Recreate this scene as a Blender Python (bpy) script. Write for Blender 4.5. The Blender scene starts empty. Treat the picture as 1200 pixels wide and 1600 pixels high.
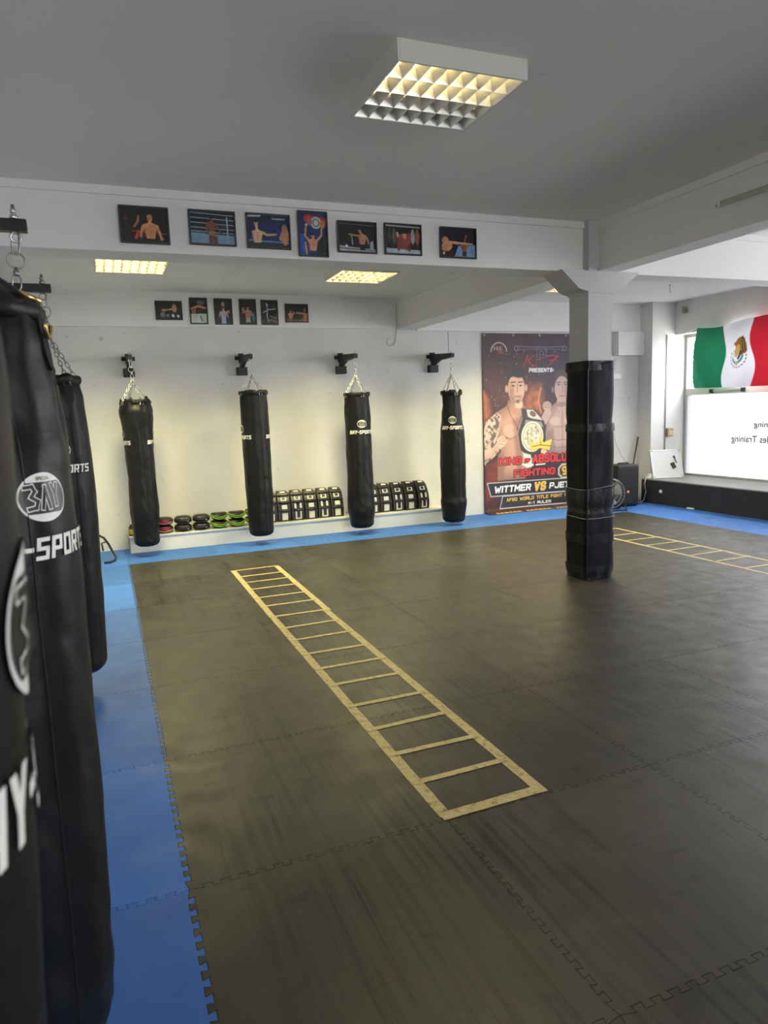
import bpy, bmesh, math, random
import numpy as np
from mathutils import Vector, Matrix, noise as mnoise

# ------------------------------------------------------------------ camera, world, exposure
scene = bpy.context.scene
C = scene.collection
CAM = (-0.140878, 0.66947, 1.60801)
cam_data = bpy.data.cameras.new('camera')
cam_data.sensor_fit = 'VERTICAL'
cam_data.sensor_height = 24.0
cam_data.sensor_width = 18.0
cam_data.lens = 1098.076 * 24.0 / 1600.0
cam_data.clip_start = 0.01
cam_data.dof.use_dof = True
cam_data.dof.focus_distance = 6.5
cam_data.dof.aperture_fstop = 5.0
cam = bpy.data.objects.new('camera', cam_data)
cam.location = CAM
cam.rotation_euler = (1.4289082, 0.0366057, -0.3786428)
C.objects.link(cam)
scene.camera = cam

scene.view_settings.view_transform = 'Standard'
scene.view_settings.look = 'None'
scene.view_settings.gamma = 1.0
scene.view_settings.use_curve_mapping = False
scene.view_settings.exposure = 0.0
scene.cycles.use_denoising = True
scene.cycles.max_bounces = 10
scene.cycles.diffuse_bounces = 6
scene.cycles.glossy_bounces = 4
scene.cycles.transparent_max_bounces = 8
scene.cycles.sample_clamp_indirect = 6.0
scene.cycles.blur_glossy = 0.5
scene.cycles.caustics_reflective = False
scene.cycles.caustics_refractive = False

SKY = 15.0            # overcast daylight outside the shop windows
TUBE = 19.0          # watts of one lit louvre row
TUBE_COL = (1.0, 0.90, 0.43)
world = bpy.data.worlds.new('world')
scene.world = world
world.use_nodes = True
world.node_tree.nodes['Background'].inputs['Color'].default_value = (0.95, 0.965, 1.0, 1)
world.node_tree.nodes['Background'].inputs['Strength'].default_value = SKY

def portal(name, loc, rot, sx, sy):
    l = bpy.data.lights.new(name, 'AREA')
    l.shape = 'RECTANGLE'; l.size = sx; l.size_y = sy
    l.cycles.is_portal = True
    o = bpy.data.objects.new(name, l)
    o.location = loc; o.rotation_euler = rot
    C.objects.link(o)
portal('daylight_portal', (8.99, 8.04, 1.53), (0, math.pi/2, 0), 2.3, 3.4)
portal('daylight_portal', (8.99, 3.65, 1.53), (0, math.pi/2, 0), 2.3, 4.3)

portal('daylight_portal', (3.5, -6.35, 1.65), (math.pi/2, 0, 0), 5.6, 2.1)

def row_light(x, y, z, sx, sy, watts):
    l = bpy.data.lights.new('louvre_row_light', 'AREA')
    l.shape = 'RECTANGLE'; l.size = sx; l.size_y = sy
    l.energy = watts; l.color = TUBE_COL; l.spread = math.radians(126)
    o = bpy.data.objects.new('louvre_row_light', l)
    o.location = (x, y, z)
    C.objects.link(o)

# ------------------------------------------------------------------ helpers
def lin(c):
    return tuple(((v/255.0)/12.92 if v/255.0 <= 0.04045 else ((v/255.0+0.055)/1.055)**2.4) for v in c)

MATS = {}
def mat(name, col, rough=0.6, metal=0.0, noise_amt=0.0, noise_scale=5.0, bump=0.0, bump_scale=60.0,
        coat=0.0, spec=0.5, rand=0.0):
    """procedural principled material; col is a linear base colour"""
    if name in MATS: return MATS[name]
    m = bpy.data.materials.new(name); m.use_nodes = True
    nt = m.node_tree; b = nt.nodes['Principled BSDF']
    b.inputs['Roughness'].default_value = rough
    b.inputs['Metallic'].default_value = metal
    b.inputs['Specular IOR Level'].default_value = spec
    b.inputs['Coat Weight'].default_value = coat
    b.inputs['Base Color'].default_value = (*col, 1)
    tc = nt.nodes.new('ShaderNodeTexCoord')
    if noise_amt > 0 or rand > 0:
        n = nt.nodes.new('ShaderNodeTexNoise'); n.inputs['Scale'].default_value = noise_scale
        n.inputs['Detail'].default_value = 5
        nt.links.new(tc.outputs['Object'], n.inputs['Vector'])
        mr = nt.nodes.new('ShaderNodeMapRange')
        mr.inputs['From Min'].default_value = 0.25; mr.inputs['From Max'].default_value = 0.75
        mr.inputs['To Min'].default_value = 1-noise_amt; mr.inputs['To Max'].default_value = 1+noise_amt
        nt.links.new(n.outputs['Fac'], mr.inputs['Value'])
        val = mr.outputs['Result']
        mx = nt.nodes.new('ShaderNodeVectorMath'); mx.operation = 'SCALE'
        mx.inputs[0].default_value = col
        nt.links.new(val, mx.inputs['Scale'])
        nt.links.new(mx.outputs[0], b.inputs['Base Color'])
    if bump > 0:
        n2 = nt.nodes.new('ShaderNodeTexNoise'); n2.inputs['Scale'].default_value = bump_scale
        n2.inputs['Detail'].default_value = 4
        nt.links.new(tc.outputs['Object'], n2.inputs['Vector'])
        bp = nt.nodes.new('ShaderNodeBump'); bp.inputs['Strength'].default_value = bump
        bp.inputs['Distance'].default_value = 0.01
        nt.links.new(n2.outputs['Fac'], bp.inputs['Height'])
        nt.links.new(bp.outputs['Normal'], b.inputs['Normal'])
    MATS[name] = m
    return m

def link_mesh(name, me, m=None, parent=None, loc=None):
    o = bpy.data.objects.new(name, me)
    if m is not None and len(me.materials) == 0: me.materials.append(m)
    C.objects.link(o)
    if parent is not None: o.parent = parent
    if loc is not None: o.location = loc
    return o

def obj(name, bm, m, parent=None, loc=None, smooth=False):
    me = bpy.data.meshes.new(name)
    bmesh.ops.recalc_face_normals(bm, faces=bm.faces[:])
    bm.to_mesh(me); bm.free()
    if smooth:
        me.shade_smooth()
    return link_mesh(name, me, m, parent, loc)

def tag(o, label=None, cat=None, group=None, kind=None):
    if label: o['label'] = label
    if cat: o['category'] = cat
    if group: o['group'] = group
    if kind: o['kind'] = kind
    return o

def thing(name, label, cat, loc=(0, 0, 0), rz=0.0, group=None):
    o = bpy.data.objects.new(name, None)
    o.empty_display_size = 0.1
    o.location = loc; o.rotation_euler = (0, 0, rz)
    C.objects.link(o)
    return tag(o, label, cat, group)

def copy_tree(root, loc, rz=0.0, label=None, group=None):
    r = root.copy(); C.objects.link(r); r.location = loc; r.rotation_euler = (0, 0, rz)
    if label: r['label'] = label
    if group: r['group'] = group
    for ch in [o for o in KIDS(root)]:
        c = ch.copy(); C.objects.link(c); c.parent = r
        for g in KIDS(ch):
            d = g.copy(); C.objects.link(d); d.parent = c
    return r
def KIDS(o):
    return [x for x in C.objects if x.parent == o]

def box(bm, x0, x1, y0, y1, z0, z1, bevel=0.0, M=None, seg=2):
    vs = [bm.verts.new((x, y, z)) for x in (x0, x1) for y in (y0, y1) for z in (z0, z1)]
    idx = [(0,1,3,2), (4,6,7,5), (0,4,5,1), (2,3,7,6), (0,2,6,4), (1,5,7,3)]
    fs = [bm.faces.new([vs[i] for i in f]) for f in idx]
    if bevel > 0:
        es = list({e for f in fs for e in f.edges})
        r = bmesh.ops.bevel(bm, geom=es, offset=bevel, segments=seg, affect='EDGES', profile=0.6)
        vs = list({v for f in r['faces'] for v in f.verts} | {v for v in vs if v.is_valid})
    if M is not None:
        bmesh.ops.transform(bm, matrix=M, verts=vs)
    return vs

def prism(bm, pts, a0, a1, axis='y'):
    """extrude a 2D outline; pts are (x,z) for axis y, (y,z) for axis x, (x,y) for axis z"""
    def P(p, a):
        return {'y': (p[0], a, p[1]), 'x': (a, p[0], p[1]), 'z': (p[0], p[1], a)}[axis]
    A = [bm.verts.new(P(p, a0)) for p in pts]; B = [bm.verts.new(P(p, a1)) for p in pts]
    bm.faces.new(A); bm.faces.new(B[::-1])
    n = len(pts)
    for i in range(n):
        bm.faces.new((A[i], A[(i+1) % n], B[(i+1) % n], B[i]))
    return A+B

def tube(bm, pts, r, seg=8, closed=False, cap=True, radii=None):
    """sweep a circle along points"""
    pts = [Vector(p) for p in pts]; n = len(pts); rings = []
    up = None
    for i, p in enumerate(pts):
        if closed:
            t = (pts[(i+1) % n] - pts[i-1]).normalized()
        else:
            t = (pts[min(i+1, n-1)] - pts[max(i-1, 0)]).normalized()
        if up is None:
            up = t.orthogonal().normalized()
        u = (up - t*up.dot(t))
        if u.length < 1e-6: u = t.orthogonal()
        u.normalize(); up = u
        v = t.cross(u)
        rr = radii[i] if radii else r
        rings.append([bm.verts.new(p + (u*math.cos(a) + v*math.sin(a))*rr) for a in [2*math.pi*k/seg for k in range(seg)]])
    m = n if closed else n-1
    for i in range(m):
        A, B = rings[i], rings[(i+1) % n]
        for k in range(seg):
            bm.faces.new((A[k], A[(k+1) % seg], B[(k+1) % seg], B[k]))
    if not closed and cap:
        bm.faces.new(rings[0][::-1]); bm.faces.new(rings[-1])

def lathe(bm, prof, seg=32, cx=0, cy=0, cap=True, rfun=None):
    rings = []
    for (r, z) in prof:
        ring = []
        for k in range(seg):
            a = 2*math.pi*k/seg
            rr = r if rfun is None else rfun(r, a, z)
            ring.append(bm.verts.new((cx+rr*math.cos(a), cy+rr*math.sin(a), z)))
        rings.append(ring)
    for A, B in zip(rings, rings[1:]):
        for k in range(seg):
            bm.faces.new((A[k], A[(k+1) % seg], B[(k+1) % seg], B[k]))
    if cap:
        bm.faces.new(rings[0][::-1]); bm.faces.new(rings[-1])

def ell_ring(c, r1, r2, n=20, ax=(1,0,0), ay=(0,0,1)):
    ax = Vector(ax); ay = Vector(ay); c = Vector(c)
    return [c + ax*r1*math.cos(2*math.pi*k/n) + ay*r2*math.sin(2*math.pi*k/n) for k in range(n)]

def link_ring(bm, c, d, side, L, W, wire, seg=6):
    """one stadium chain link centred on c, long axis d, flat in the plane d/side"""
    c = Vector(c); pts = []
    n = 5
    for k in range(n+1):
        a = -math.pi/2 + math.pi*k/n
        pts.append(c + d*(L/2-W/2+math.cos(a)*W/2) + side*(math.sin(a)*W/2))
    for k in range(n+1):
        a = math.pi/2 + math.pi*k/n
        pts.append(c + d*(-(L/2-W/2)+math.cos(a)*W/2) + side*(math.sin(a)*W/2))
    tube(bm, pts, wire, seg=seg, closed=True)

def chain(bm, p0, p1, L=0.036, W=0.018, wire=0.0028):
    p0 = Vector(p0); p1 = Vector(p1); d = (p1-p0); T = d.length; d.normalize()
    n = max(1, round(T/(L-2.2*wire*1.0)))
    s1 = d.orthogonal().normalized(); s2 = d.cross(s1)
    for i in range(n):
        c = p0 + d*(T*(i+0.5)/n)
        a = 0.6 if i % 2 else -0.9
        s = (s1*math.cos(a)+s2*math.sin(a)).normalized()
        link_ring(bm, c, d, s, L, W, wire)

def text_mesh(body, size=1.0, shear=0.0, offset=0.0, align='LEFT', space=1.0):
    cu = bpy.data.curves.new('lettering', 'FONT')
    cu.body = body; cu.size = size; cu.shear = shear; cu.offset = offset
    cu.align_x = align; cu.space_character = space; cu.fill_mode = 'FRONT'; cu.dimensions = '2D'
    cu.resolution_u = 4
    o = bpy.data.objects.new('lettering', cu)
    C.objects.link(o)
    dg = bpy.context.evaluated_depsgraph_get(); dg.update()
    me = bpy.data.meshes.new_from_object(o.evaluated_get(dg))
    C.objects.unlink(o); bpy.data.objects.remove(o); bpy.data.curves.remove(cu)
    return me

def place_text(name, body, x0, x1, z0, z1, plane, m, parent, offset=0.0, shear=0.0, skew=0.0):
    """fit text to a box; plane(u, v) gives a 3D point"""
    me = text_mesh(body, 1.0, shear, offset)
    co = [v.co.copy() for v in me.vertices]
    mnx = min(c.x for c in co); mxx = max(c.x for c in co); mny = min(c.y for c in co); mxy = max(c.y for c in co)
    for v in me.vertices:
        fx = (v.co.x-mnx)/(mxx-mnx); fz = (v.co.y-mny)/(mxy-mny)
        u = x0 + fx*(x1-x0)
        v.co = Vector(plane(u, z0 + fz*(z1-z0) + skew*(fx-0.5)))
    me.materials.clear()
    return link_mesh(name, me, m, parent)

# ------------------------------------------------------------------ painter for printed surfaces
def vnoise(X, Y, scale, seed=0, octaves=4):
    rs = np.random.RandomState(seed); G = rs.rand(64, 64)
    out = np.zeros_like(X); amp = 1.0; tot = 0; f = scale
    for o in range(octaves):
        x = X*f + 13.7*o; y = Y*f + 7.3*o
        xi = np.floor(x).astype(int); yi = np.floor(y).astype(int)
        fx = x-xi; fy = y-yi; fx = fx*fx*(3-2*fx); fy = fy*fy*(3-2*fy)
        g = lambda a, b: G[a % 64, b % 64]
        v = (g(xi, yi)*(1-fx)+g(xi+1, yi)*fx)*(1-fy) + (g(xi, yi+1)*(1-fx)+g(xi+1, yi+1)*fx)*fy
        out += v*amp; tot += amp; amp *= 0.5; f *= 2
    return out/tot

class Canvas:
    def __init__(s, w, h, res, bg):
        s.w, s.h = w, h
        s.nx = max(2, int(round(w/res))+1); s.ny = max(2, int(round(h/res))+1)
        x = np.linspace(0, w, s.nx); y = np.linspace(0, h, s.ny)
        s.X, s.Y = np.meshgrid(x, y)
        s.res = res
        s.col = np.zeros((s.ny, s.nx, 3)); s.col[:] = lin(bg)
    def blend(s, a, col):
        a = np.clip(a, 0, 1)[..., None]
        s.col = s.col*(1-a) + np.array(lin(col))*a
    def mul(s, a, f):
        a = np.clip(a, 0, 1)[..., None]
        s.col = s.col*(1-a + a*f)
    def m_ell(s, cx, cy, rx, ry, ang=0, soft=None):
        soft = soft or s.res
        c, q = math.cos(ang), math.sin(ang)
        dx = s.X-cx; dy = s.Y-cy
        u = (dx*c+dy*q)/rx; v = (-dx*q+dy*c)/ry
        d = (np.sqrt(u*u+v*v)-1)*min(rx, ry)
        return np.clip(0.5-d/soft, 0, 1)
    def ell(s, cx, cy, rx, ry, col, ang=0, soft=None, a=1):
        s.blend(s.m_ell(cx, cy, rx, ry, ang, soft)*a, col)
    def m_poly(s, pts, soft=None):
        soft = soft or s.res
        inside = np.zeros_like(s.X, bool); dist = np.full_like(s.X, 1e9)
        n = len(pts)
        for i in range(n):
            x0, y0 = pts[i]; x1, y1 = pts[(i+1) % n]
            if y0 != y1:
                cond = ((y0 > s.Y) != (y1 > s.Y)) & (s.X < (x1-x0)*(s.Y-y0)/(y1-y0)+x0)
                inside ^= cond
            L2 = (x1-x0)**2+(y1-y0)**2 + 1e-12
            t = np.clip(((s.X-x0)*(x1-x0)+(s.Y-y0)*(y1-y0))/L2, 0, 1)
            dist = np.minimum(dist, np.hypot(s.X-x0-t*(x1-x0), s.Y-y0-t*(y1-y0)))
        d = np.where(inside, -dist, dist)
        return np.clip(0.5-d/soft, 0, 1)
    def poly(s, pts, col, soft=None, a=1):
        s.blend(s.m_poly(pts, soft)*a, col)
    def m_line(s, pts, w, soft=None, w1=None):
        soft = soft or s.res; out = np.zeros_like(s.X); n = len(pts)
        for i in range(n-1):
            x0, y0 = pts[i]; x1, y1 = pts[i+1]
            L2 = (x1-x0)**2+(y1-y0)**2 + 1e-12
            t = np.clip(((s.X-x0)*(x1-x0)+(s.Y-y0)*(y1-y0))/L2, 0, 1)
            ww = w if w1 is None else w+(w1-w)*(i+t)/(n-1)
            d = np.hypot(s.X-x0-t*(x1-x0), s.Y-y0-t*(y1-y0)) - ww/2
            out = np.maximum(out, np.clip(0.5-d/soft, 0, 1))
        return out
    def line(s, pts, w, col, a=1, soft=None, w1=None):
        s.blend(s.m_line(pts, w, soft, w1)*a, col)
    def mesh(s, name, plane, m, parent=None):
        """plane(x, y) arrays -> (X, Y, Z) arrays"""
        P = np.stack([np.broadcast_to(q, s.X.shape) for q in plane(s.X, s.Y)], -1).reshape(-1, 3)
        nx, ny = s.nx, s.ny
        i = np.arange((ny-1)*(nx-1)); r = i//(nx-1); c = i % (nx-1); a = r*nx+c
        F = np.stack([a, a+1, a+nx+1, a+nx], 1)
        me = bpy.data.meshes.new(name)
        me.vertices.add(len(P)); me.vertices.foreach_set('co', P.ravel())
        me.loops.add(F.size); me.loops.foreach_set('vertex_index', F.ravel())
        me.polygons.add(len(F)); me.polygons.foreach_set('loop_start', np.arange(0, F.size, 4))
        me.polygons.foreach_set('loop_total', np.full(len(F), 4))
        me.update(calc_edges=True)
        at = me.color_attributes.new('print', 'FLOAT_COLOR', 'POINT')
        cc = np.ones((len(P), 4)); cc[:, :3] = np.clip(s.col.reshape(-1, 3), 0, 1)
        at.data.foreach_set('color', cc.ravel())
        me.shade_smooth()
        return link_mesh(name, me, m, parent)

def print_mat(name, rough=0.4, coat=0.0, transl=0.0):
    if name in MATS: return MATS[name]
    m = bpy.data.materials.new(name); m.use_nodes = True
    nt = m.node_tree; b = nt.nodes['Principled BSDF']
    at = nt.nodes.new('ShaderNodeAttribute'); at.attribute_name = 'print'
    nt.links.new(at.outputs['Color'], b.inputs['Base Color'])
    b.inputs['Roughness'].default_value = rough; b.inputs['Coat Weight'].default_value = coat
    if transl > 0:
        t = nt.nodes.new('ShaderNodeBsdfTranslucent'); mx = nt.nodes.new('ShaderNodeMixShader')
        nt.links.new(at.outputs['Color'], t.inputs['Color'])
        mx.inputs[0].default_value = transl
        nt.links.new(b.outputs[0], mx.inputs[1]); nt.links.new(t.outputs[0], mx.inputs[2])
        nt.links.new(mx.outputs[0], nt.nodes['Material Output'].inputs['Surface'])
    MATS[name] = m
    return m

# ------------------------------------------------------------------ common materials
def plaster(name, col, stain=0.05, bump=0.08):
    m = bpy.data.materials.new(name); m.use_nodes = True
    nt = m.node_tree; b = nt.nodes['Principled BSDF']; b.inputs['Roughness'].default_value = 0.85
    g = nt.nodes.new('ShaderNodeNewGeometry')
    n1 = nt.nodes.new('ShaderNodeTexNoise'); n1.inputs['Scale'].default_value = 1.3; n1.inputs['Detail'].default_value = 6
    n1.inputs['Roughness'].default_value = 0.6
    nt.links.new(g.outputs['Position'], n1.inputs['Vector'])
    r = nt.nodes.new('ShaderNodeMapRange'); r.inputs['From Min'].default_value = 0.3; r.inputs['From Max'].default_value = 0.7
    r.inputs['To Min'].default_value = 1-stain; r.inputs['To Max'].default_value = 1+stain*0.4
    nt.links.new(n1.outputs['Fac'], r.inputs['Value'])
    # small scuffs
    n2 = nt.nodes.new('ShaderNodeTexNoise'); n2.inputs['Scale'].default_value = 7; n2.inputs['Detail'].default_value = 3
    nt.links.new(g.outputs['Position'], n2.inputs['Vector'])
    r2 = nt.nodes.new('ShaderNodeMapRange'); r2.inputs['From Min'].default_value = 0.70; r2.inputs['From Max'].default_value = 0.78
    r2.inputs['To Min'].default_value = 1; r2.inputs['To Max'].default_value = 1-stain*3
    nt.links.new(n2.outputs['Fac'], r2.inputs['Value'])
    mu = nt.nodes.new('ShaderNodeMath'); mu.operation = 'MULTIPLY'
    nt.links.new(r.outputs[0], mu.inputs[0]); nt.links.new(r2.outputs[0], mu.inputs[1])
    sc = nt.nodes.new('ShaderNodeVectorMath'); sc.operation = 'SCALE'; sc.inputs[0].default_value = col
    nt.links.new(mu.outputs[0], sc.inputs['Scale']); nt.links.new(sc.outputs[0], b.inputs['Base Color'])
    n3 = nt.nodes.new('ShaderNodeTexNoise'); n3.inputs['Scale'].default_value = 45; n3.inputs['Detail'].default_value = 5
    nt.links.new(g.outputs['Position'], n3.inputs['Vector'])
    bp = nt.nodes.new('ShaderNodeBump'); bp.inputs['Strength'].default_value = bump; bp.inputs['Distance'].default_value = 0.01
    nt.links.new(n3.outputs['Fac'], bp.inputs['Height']); nt.links.new(bp.outputs[0], b.inputs['Normal'])
    MATS[name] = m
    return m
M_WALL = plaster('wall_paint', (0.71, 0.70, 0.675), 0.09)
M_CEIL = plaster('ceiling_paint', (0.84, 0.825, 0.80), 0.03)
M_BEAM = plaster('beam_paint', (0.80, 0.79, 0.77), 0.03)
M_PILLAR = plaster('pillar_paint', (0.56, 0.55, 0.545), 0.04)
M_FLOOR = mat('screed', (0.02, 0.02, 0.02), 0.9)
M_WHITE = mat('white_paint', (0.75, 0.75, 0.73), 0.5, noise_amt=0.05)
M_BLACKMETAL = mat('black_powder_coat', (0.012, 0.012, 0.013), 0.45, 0.3)
M_STEEL = mat('zinc_steel', (0.62, 0.62, 0.60), 0.28, 1.0)
M_DARKSTEEL = mat('worn_steel', (0.30, 0.29, 0.28), 0.35, 1.0)
M_BRASS = mat('brass', (0.75, 0.55, 0.25), 0.3, 1.0)
M_VINYL = mat('black_vinyl', (0.007, 0.0075, 0.009), 0.42, 0.0, 0.25, 6, 0.6, 9, spec=0.24)
M_VINYL2 = mat('black_vinyl_rim', (0.008, 0.008, 0.009), 0.45, 0.0, 0.2, 9, 0.4, 30, spec=0.25)
M_INK = mat('white_ink', (0.86, 0.84, 0.80), 0.5, noise_amt=0.06, noise_scale=40)
M_INKB = mat('black_ink', (0.010, 0.011, 0.012), 0.4)
M_BLACK = mat('black_plastic', (0.012, 0.013, 0.016), 0.4)
M_RUBBER = mat('black_rubber', (0.01, 0.01, 0.01), 0.7)
M_PRINT = print_mat('banner_print', 0.45)
M_PHOTO = print_mat('photo_print', 0.25, 0.4)

# ------------------------------------------------------------------ room shell
XL, XR, YN, YF, ZC = -1.03, 8.57, -6.0, 10.04, 3.17
def struct(name, bm, m, label=None):
    o = obj(name, bm, m); o['kind'] = 'structure'
    if label: o['label'] = label
    return o
bm = bmesh.new(); box(bm, XL-0.2, 9.0, YN-0.2, YF+0.2, -0.22, -0.02); struct('floor', bm, M_FLOOR)
bm = bmesh.new(); box(bm, XL-0.2, 8.95, YN-0.2, YF+0.2, ZC, ZC+0.2)
struct('ceiling', bm, M_CEIL)
bm = bmesh.new(); box(bm, XL-0.2, 8.95, YF, YF+0.2, -0.02, ZC); struct('wall_far', bm, M_WALL)
bm = bmesh.new(); box(bm, XL-0.2, XL, YN, YF, -0.02, ZC); struct('wall_left', bm, M_WALL)
bm = bmesh.new()
box(bm, XL-0.2, 0.7, YN-0.2, YN, -0.02, ZC); box(bm, 6.3, 8.95, YN-0.2, YN, -0.02, ZC)
box(bm, 0.7, 6.3, YN-0.2, YN, -0.02, 0.6); box(bm, 0.7, 6.3, YN-0.2, YN, 2.7, ZC)
struct('wall_near', bm, M_WALL)
WIN = [(9.73, 6.35), (5.80, 1.50)]
bm = bmesh.new()
box(bm, XR, 8.95, YN, YF, 2.66, ZC)                 # lintel over the windows
box(bm, XR+0.24, 8.95, YN, YF, -0.02, 0.385)             # low wall under them
for a, b in ((9.73, YF), (5.80, 6.35), (YN, 1.50)):
    box(bm, XR if a < 9 else 8.36, 8.95, a, b, 0.385 if a > 9 else -0.02, 2.66)
box(bm, 8.36, XR, 9.73, YF, 2.66, ZC)
struct('wall_right', bm, M_WALL)

# beams under the ceiling, with a strip moulding at their top and bottom edges
def beam(n, x0, x1, y0, y1, sides, label):
    bm = bmesh.new()
    box(bm, x0, x1, y0, y1, 2.75, ZC)
    e = 0.020
    for s in sides:
        for (za, zb) in ((3.115, ZC), (2.75, 2.775)):
            if s == '-y': box(bm, x0, x1, y0-e, y0, za, zb)
            if s == '+y': box(bm, x0, x1, y1, y1+e, za, zb)
            if s == '-x': box(bm, x0-e, x0, y0, y1, za, zb)
            if s == '+x': box(bm, x1, x1+e, y0, y1, za, zb)
    struct('trim_%d' % n, bm, M_BEAM, label)
beam(1, XL, 3.88, 5.95, 6.20, ['-y', '+y'], 'white ceiling beam across the room carrying the nearer row of framed photos')
beam(2, 4.13, XR, 5.96, 6.20, ['-y', '+y'], 'white ceiling beam running from the pillar to the window wall')
beam(3, 4.00, 4.18, YN, 5.87, ['-x', '+x'], 'white ceiling beam coming from the pillar towards the camera')
beam(4, 3.84, 4.12, 6.14, YF, ['-x', '+x'], 'white ceiling beam from the pillar to the far wall')
bm = bmesh.new()
box(bm, XL, 3.84, YF-0.045, YF, 2.75, ZC); box(bm, XL, 3.84, YF-0.055, YF-0.045, 3.12, ZC)
struct('trim_5', bm, M_BEAM, 'far wall beam carrying the farther row of framed photos')
bm = bmesh.new(); box(bm, 4.12, XR, YF-0.045, YF, 2.73, ZC)
struct('trim_6', bm, M_BEAM, 'far wall beam right of the pillar')
# pillar with its flared head
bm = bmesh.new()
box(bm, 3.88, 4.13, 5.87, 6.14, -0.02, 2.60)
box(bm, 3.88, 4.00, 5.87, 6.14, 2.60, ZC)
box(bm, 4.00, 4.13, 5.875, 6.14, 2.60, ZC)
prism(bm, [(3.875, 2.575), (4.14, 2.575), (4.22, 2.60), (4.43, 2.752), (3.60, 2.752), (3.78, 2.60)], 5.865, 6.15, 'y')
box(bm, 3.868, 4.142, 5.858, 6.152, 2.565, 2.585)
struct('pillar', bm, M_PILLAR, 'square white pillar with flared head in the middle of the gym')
# pilaster and box in the far right corner
bm = bmesh.new()
box(bm, 8.10, 8.37, 9.725, YF, -0.02, ZC)
struct('trim_7', bm, M_WALL, 'white pilaster in the far right corner')
bm = bmesh.new()
box(bm, 7.58, 8.10, 9.90, YF, 2.36, 2.73, 0.004)
struct('trim_8', bm, M_WALL, 'white boxed duct on the far wall beside the corner pilaster')
# ceiling joint strips
bm = bmesh.new()
for dx in (0, 0.09):
    prism(bm, [(1.30+dx, 6.2), (1.315+dx, 6.2), (1.315+dx, YF-0.06), (1.30+dx, YF-0.06)], ZC-0.004, ZC, 'z')
struct('trim_9', bm, M_CEIL, 'narrow joint strips in the ceiling of the far bay')

# stage under the windows
t = thing('stage', 'long low black platform under the windows with grey top', 'platform', (7.92, 5.0, -0.0))
t['kind'] = 'structure'
M_STAGE = mat('black_stage_cloth', (0.016, 0.018, 0.024), 0.7, noise_amt=0.2, noise_scale=3)
M_STAGET = mat('grey_stage_top', (0.24, 0.24, 0.24), 0.5, noise_amt=0.15, noise_scale=4)
bm = bmesh.new(); box(bm, 0, 0.02, -5.5, 4.72, -0.02, 0.365, 0.003); obj('front_panel', bm, M_STAGE, t)
bm = bmesh.new(); box(bm, -0.008, 0.88, -5.5, 4.72, 0.365, 0.385, 0.003); obj('stage_top', bm, M_STAGET, t)
bm = bmesh.new(); box(bm, 0.02, 0.88, -5.5, 4.71, -0.02, 0.364); obj('stage_core', bm, M_STAGE, t)

# windows
M_FRAME = mat('window_frame_paint', (0.42, 0.41, 0.39), 0.5)
M_TRANSOM = mat('transom_wood', (0.62, 0.57, 0.48), 0.5)
def film_mat(name, fac, tint):
    m = bpy.data.materials.new(name); m.use_nodes = True
    nt = m.node_tree; nt.nodes.remove(nt.nodes['Principled BSDF'])
    tr = nt.nodes.new('ShaderNodeBsdfTransparent'); tr.inputs['Color'].default_value = (tint, tint*1.01, tint*1.03, 1)
    tl = nt.nodes.new('ShaderNodeBsdfTranslucent'); tl.inputs['Color'].default_value = (0.9, 0.92, 0.94, 1)
    mx = nt.nodes.new('ShaderNodeMixShader'); mx.inputs[0].default_value = fac
    nt.links.new(tr.outputs[0], mx.inputs[1]); nt.links.new(tl.outputs[0], mx.inputs[2])
    nt.links.new(mx.outputs[0], nt.nodes['Material Output'].inputs['Surface'])
    return m
def glass_mat():
    m = bpy.data.materials.new('clear_pane'); m.use_nodes = True
    nt = m.node_tree; nt.nodes.remove(nt.nodes['Principled BSDF'])
    tr = nt.nodes.new('ShaderNodeBsdfTransparent'); gl = nt.nodes.new('ShaderNodeBsdfGlossy'); gl.inputs['Roughness'].default_value = 0.02
    mx = nt.nodes.new('ShaderNodeMixShader'); mx.inputs[0].default_value = 0.06
    nt.links.new(tr.outputs[0], mx.inputs[1]); nt.links.new(gl.outputs[0], mx.inputs[2])
    nt.links.new(mx.outputs[0], nt.nodes['Material Output'].inputs['Surface'])
    return m
M_FILM = film_mat('frosted_film', 0.10, 0.03); M_FILM2 = film_mat('light_film', 0.5, 0.18); M_GLASS = glass_mat()
M_FILMTEXT = mat('film_lettering', (0.10, 0.11, 0.11), 0.6)
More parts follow.
